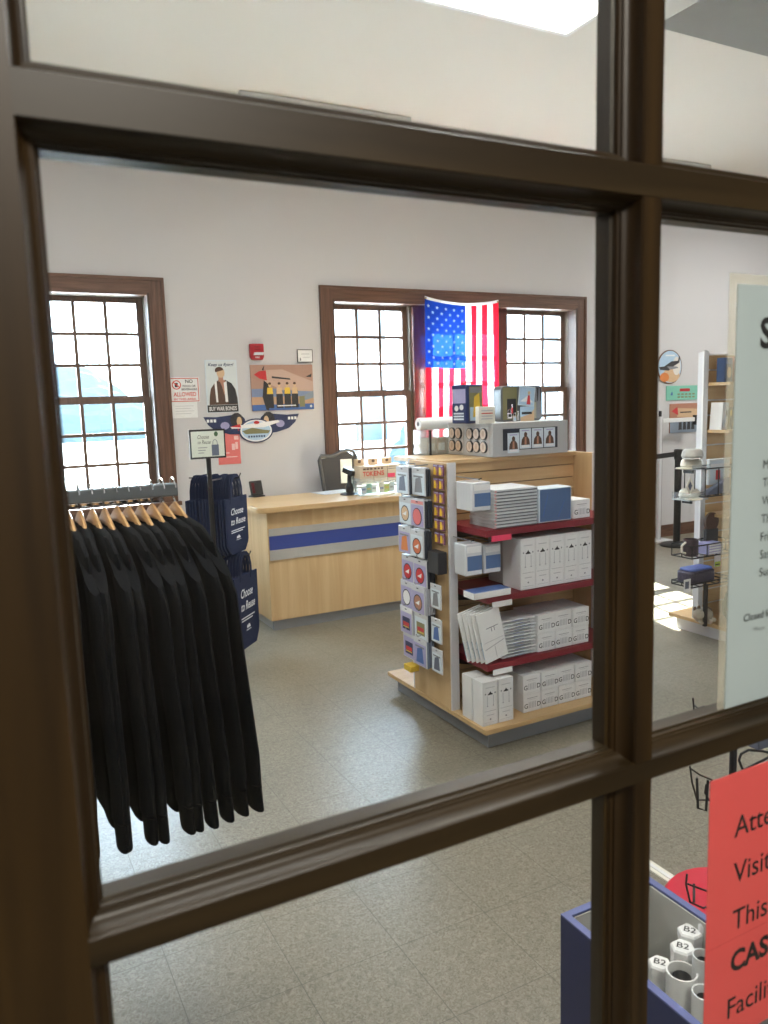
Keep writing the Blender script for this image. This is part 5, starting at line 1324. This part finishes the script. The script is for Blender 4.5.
# ================================================================== blue bin of poster tubes and the wire spinner near the door
BX0, BX1, BY0, BY1, BZ = 1.010, 1.268, .66, 1.185, .50
t = thing('poster_bin', 'blue laminate bin holding poster tubes just inside the door', 'bin', (BX0, BY0, 0))
w, d = BX1-BX0, BY1-BY0; k = .016
MB().box(0, k, 0, d, 0, BZ-.004, bin_m).box(w-k, w, 0, d, 0, BZ-.004, bin_m).box(k, w-k, 0, k, 0, BZ-.004, bin_m).box(k, w-k, d-k, d, 0, BZ-.004, bin_m).box(k, w-k, k, d-k, 0, .02, bin_m).build('body', t, smooth=False)
MB().box(0, k, 0, d, BZ-.004, BZ, binrim_m).box(w-k, w, 0, d, BZ-.004, BZ, binrim_m).box(k, w-k, 0, k, BZ-.004, BZ, binrim_m).box(k, w-k, d-k, d, BZ-.004, BZ, binrim_m).build('rim', t, smooth=False)
ln = mat('bin_lining', (.50, .50, .47), .6)
lnb = MB().box(w-k-.003, w-k, k+.003, d-k-.003, .02, BZ-.006, ln).box(k, w-k-.003, d-k-.003, d-k, .02, BZ-.006, ln).box(k, k+.003, k, d-k-.003, .02, BZ-.006, ln)
for yy in (.30, .40): 
    for zz_ in (.36, .44): lnb.T = facing_left((w-k-.0035, yy, zz_)); lnb.edisc(0, 0, .003, .003, 0, .0004, ink_m, 8)
lnb.T = Matrix(); lnb.build('lining', t, smooth=False)
def tube_thing(label, x, y, r_, zt2, open_):
    q = thing('poster_tube', label, 'tube', (x, y, .0205), 0, 'poster tubes in the blue bin')
    h = zt2-.0205
    if open_:
        MB().lathe([(r_*.98, 0), (r_, .002), (r_, h), (r_*.90, h), (r_*.90, h-.10), (.002, h-.10)], white_m, 24).build('body', q)
        b = MB(); 
        b.lathe([(r_*.86, h-.06), (r_*.6, h-.012), (r_*.3, h-.03), (.003, h-.02)], darkp_m, 16); b.build('plug', q)
    else:
        MB().lathe([(r_*.98, 0), (r_, .002), (r_, h-.02)], white_m, 6).build('body', q)
        MB().lathe([(r_*.98, h-.02), (r_*1.06, h-.018), (r_*1.06, h-.004), (r_*.92, h)], paper_m, 6).build('cap', q)
        MB(T(0, 0, h+.0005) @ Matrix.Rotation(R(-55), 4, 'Z')).text('B2', 0, -.008, .017, 0, ink_m, align='C', bold=.01).build('lettering', q, smooth=False)
    return q
def bp(x, y, z): 
    v = at(x, y, 2, z); return v
zz_ = .455
for (px, py, z_, op, r_, lab) in ((660, 962, .42, False, .023, 'white capped tube marked B2 at the left of the bin'),
                             (683, 946, .46, False, .024, 'white capped tube marked B2 behind the open tube'),
                             (690, 930, .47, False, .024, 'white capped tube marked B2 furthest back in the bin'),
                             (682, 971, .445, True, .030, 'open white tube with dark wrap in its mouth'),
                             (703, 955, .475, True, .020, 'open white tube beside the pink notice edge, back one'),
                             (704, 992, .45, True, .022, 'open white tube lowest beside the pink notice edge'),
                             (707, 921, .488, False, .021, 'white capped tube partly behind the pink notice')):
    v = bp(px, py, z_); tube_thing(lab, v.x, v.y, r_, z_, op)
# cream floor strip beyond the bin
a = at(651, 869, 2, 0); c = at(690, 899, 2, 0)
struct(MB().box(a.x-.012, a.x+.030, .66, a.y+.10, 0, .006, cream_m).box(a.x+.002, a.x+.016, .66, a.y+.10, .006, .009, white_m).build('trim_3', smooth=False), 'cream strip fixed along the floor', 'trim')
# wire spinner with a red foot
v = at(706, 911, 2, .02); v.x += .10
t = thing('wire_spinner', 'black wire spinner rack on a round red foot by the pink notice', 'display stand', (v.x, v.y, 0))
MB().lathe([(.185, 0), (.19, .006), (.18, .018), (.02, .024)], mat('spinner_red', (.58, .012, .04), .35), 30).build('foot', t)
MB().tube([(0, 0, .02), (0, 0, .72)], .011, blackm_m, 12).build('pole', t)
def wpt(px, py, dx):    # a photo point on the spinner at a depth offset
    q = at(px, py, 1, v.y+dx); return Vector((q.x-v.x, q.y-v.y, q.z))
b = MB()
b.tube([wpt(690, 766, 0), wpt(692, 782, 0), wpt(697, 800, .01), wpt(709, 800, .01)], .0028, black_m, 6); b.tube([wpt(690, 768, 0), wpt(700, 775, .02), wpt(712, 780, .03)], .0028, black_m, 6)
b.tube([wpt(697, 778, -.02), wpt(698, 808, -.02), wpt(706, 811, -.02), wpt(708, 780, -.02)], .0040, black_m, 6); b.tube([wpt(712, 781, 0), wpt(706, 785, 0), wpt(705, 793, 0), wpt(710, 801, 0)], .003, black_m, 6)
b.tube([wpt(710, 790, 0), (0, 0, wpt(712, 790, 0).z)], .003, black_m, 6)
b.build('pocket', t)
b = MB(); pts = [wpt(x, y, .03) for x, y in ((775, 754), (762, 751), (748, 750), (741, 754), (739, 760), (742, 768), (748, 774))]; b.tube(pts, .0042, black_m, 6); b.tube([pts[0], (0, 0, pts[0].z)], .0042, black_m, 6); b.build('hook', t)
b = MB(); b.tube([wpt(693, 698, .08), wpt(694, 710, .08), wpt(704, 706, .10)], .0028, black_m, 6); b.tube([wpt(694, 705, .08), wpt(699, 709, .05), (0, 0, wpt(699, 712, 0).z)], .0028, black_m, 6); b.build('hook', t)
b = MB(); b.tube([wpt(687, 874, -.03), wpt(686, 884, -.03), wpt(690, 902, -.03), wpt(703, 908, -.03), wpt(712, 905, -.03)], .0032, black_m, 6); b.tube([wpt(694, 884, 0), wpt(694, 902, -.03)], .004, black_m, 6); b.tube([wpt(688, 884, -.03), wpt(712, 893, -.03)], .003, black_m, 6); b.tube([wpt(712, 893, -.03), (0, 0, wpt(712, 893, -.03).z)], .003, black_m, 6); b.build('pocket', t)
q = wpt(762, 744, .03)
MB(T(*q)).box(-.03, .10, -.01, .03, -.012, .04, slatep).build('packet_holder', t, bevel=.004)

# ================================================================== light
wd = bpy.data.worlds.new('World'); SC.world = wd; wd.use_nodes = True; nt = wd.node_tree; bg = nt.nodes['Background']
tc = nt.nodes.new('ShaderNodeTexCoord'); sx = nt.nodes.new('ShaderNodeSeparateXYZ'); nt.links.new(tc.outputs['Generated'], sx.inputs[0])
rp = nt.nodes.new('ShaderNodeValToRGB'); nt.links.new(sx.outputs['Z'], rp.inputs[0])
rp.color_ramp.elements[0].position = 0; rp.color_ramp.elements[0].color = (.74, .89, 1.0, 1)
rp.color_ramp.elements[1].position = .8; rp.color_ramp.elements[1].color = (.60, .78, 1.0, 1)
nt.links.new(rp.outputs[0], bg.inputs['Color']); bg.inputs['Strength'].default_value = 10.0
s = bpy.data.lights.new('sun', 'SUN'); s.energy = 28.0; s.angle = R(.6); s.color = (1, .95, .86)
so = bpy.data.objects.new('sun', s); COL.objects.link(so)
dv = Vector((-.235, -1, -.865)).normalized(); so.rotation_euler = dv.to_track_quat('-Z', 'Y').to_euler()
for i, (x0, x1) in enumerate([(.54, 1.23)]+[(a+.05, b_-.05) for a, b_ in BAYS]):
    l = bpy.data.lights.new('daylight_portal', 'AREA'); l.shape = 'RECTANGLE'; l.size = x1-x0; l.size_y = 1.5; l.cycles.is_portal = True
    lo = bpy.data.objects.new('daylight_portal', l); COL.objects.link(lo); lo.location = ((x0+x1)/2, 6.42, 1.65); lo.rotation_euler = (R(-90), 0, 0)

SC.view_settings.view_transform = 'Standard'; SC.view_settings.look = 'None'; SC.view_settings.gamma = 1; SC.view_settings.use_curve_mapping = False
SC.view_settings.exposure = 2.0
SC.cycles.use_denoising = True
SC.cycles.max_bounces = 10; SC.cycles.diffuse_bounces = 5; SC.cycles.transparent_max_bounces = 24; SC.cycles.sample_clamp_indirect = 6
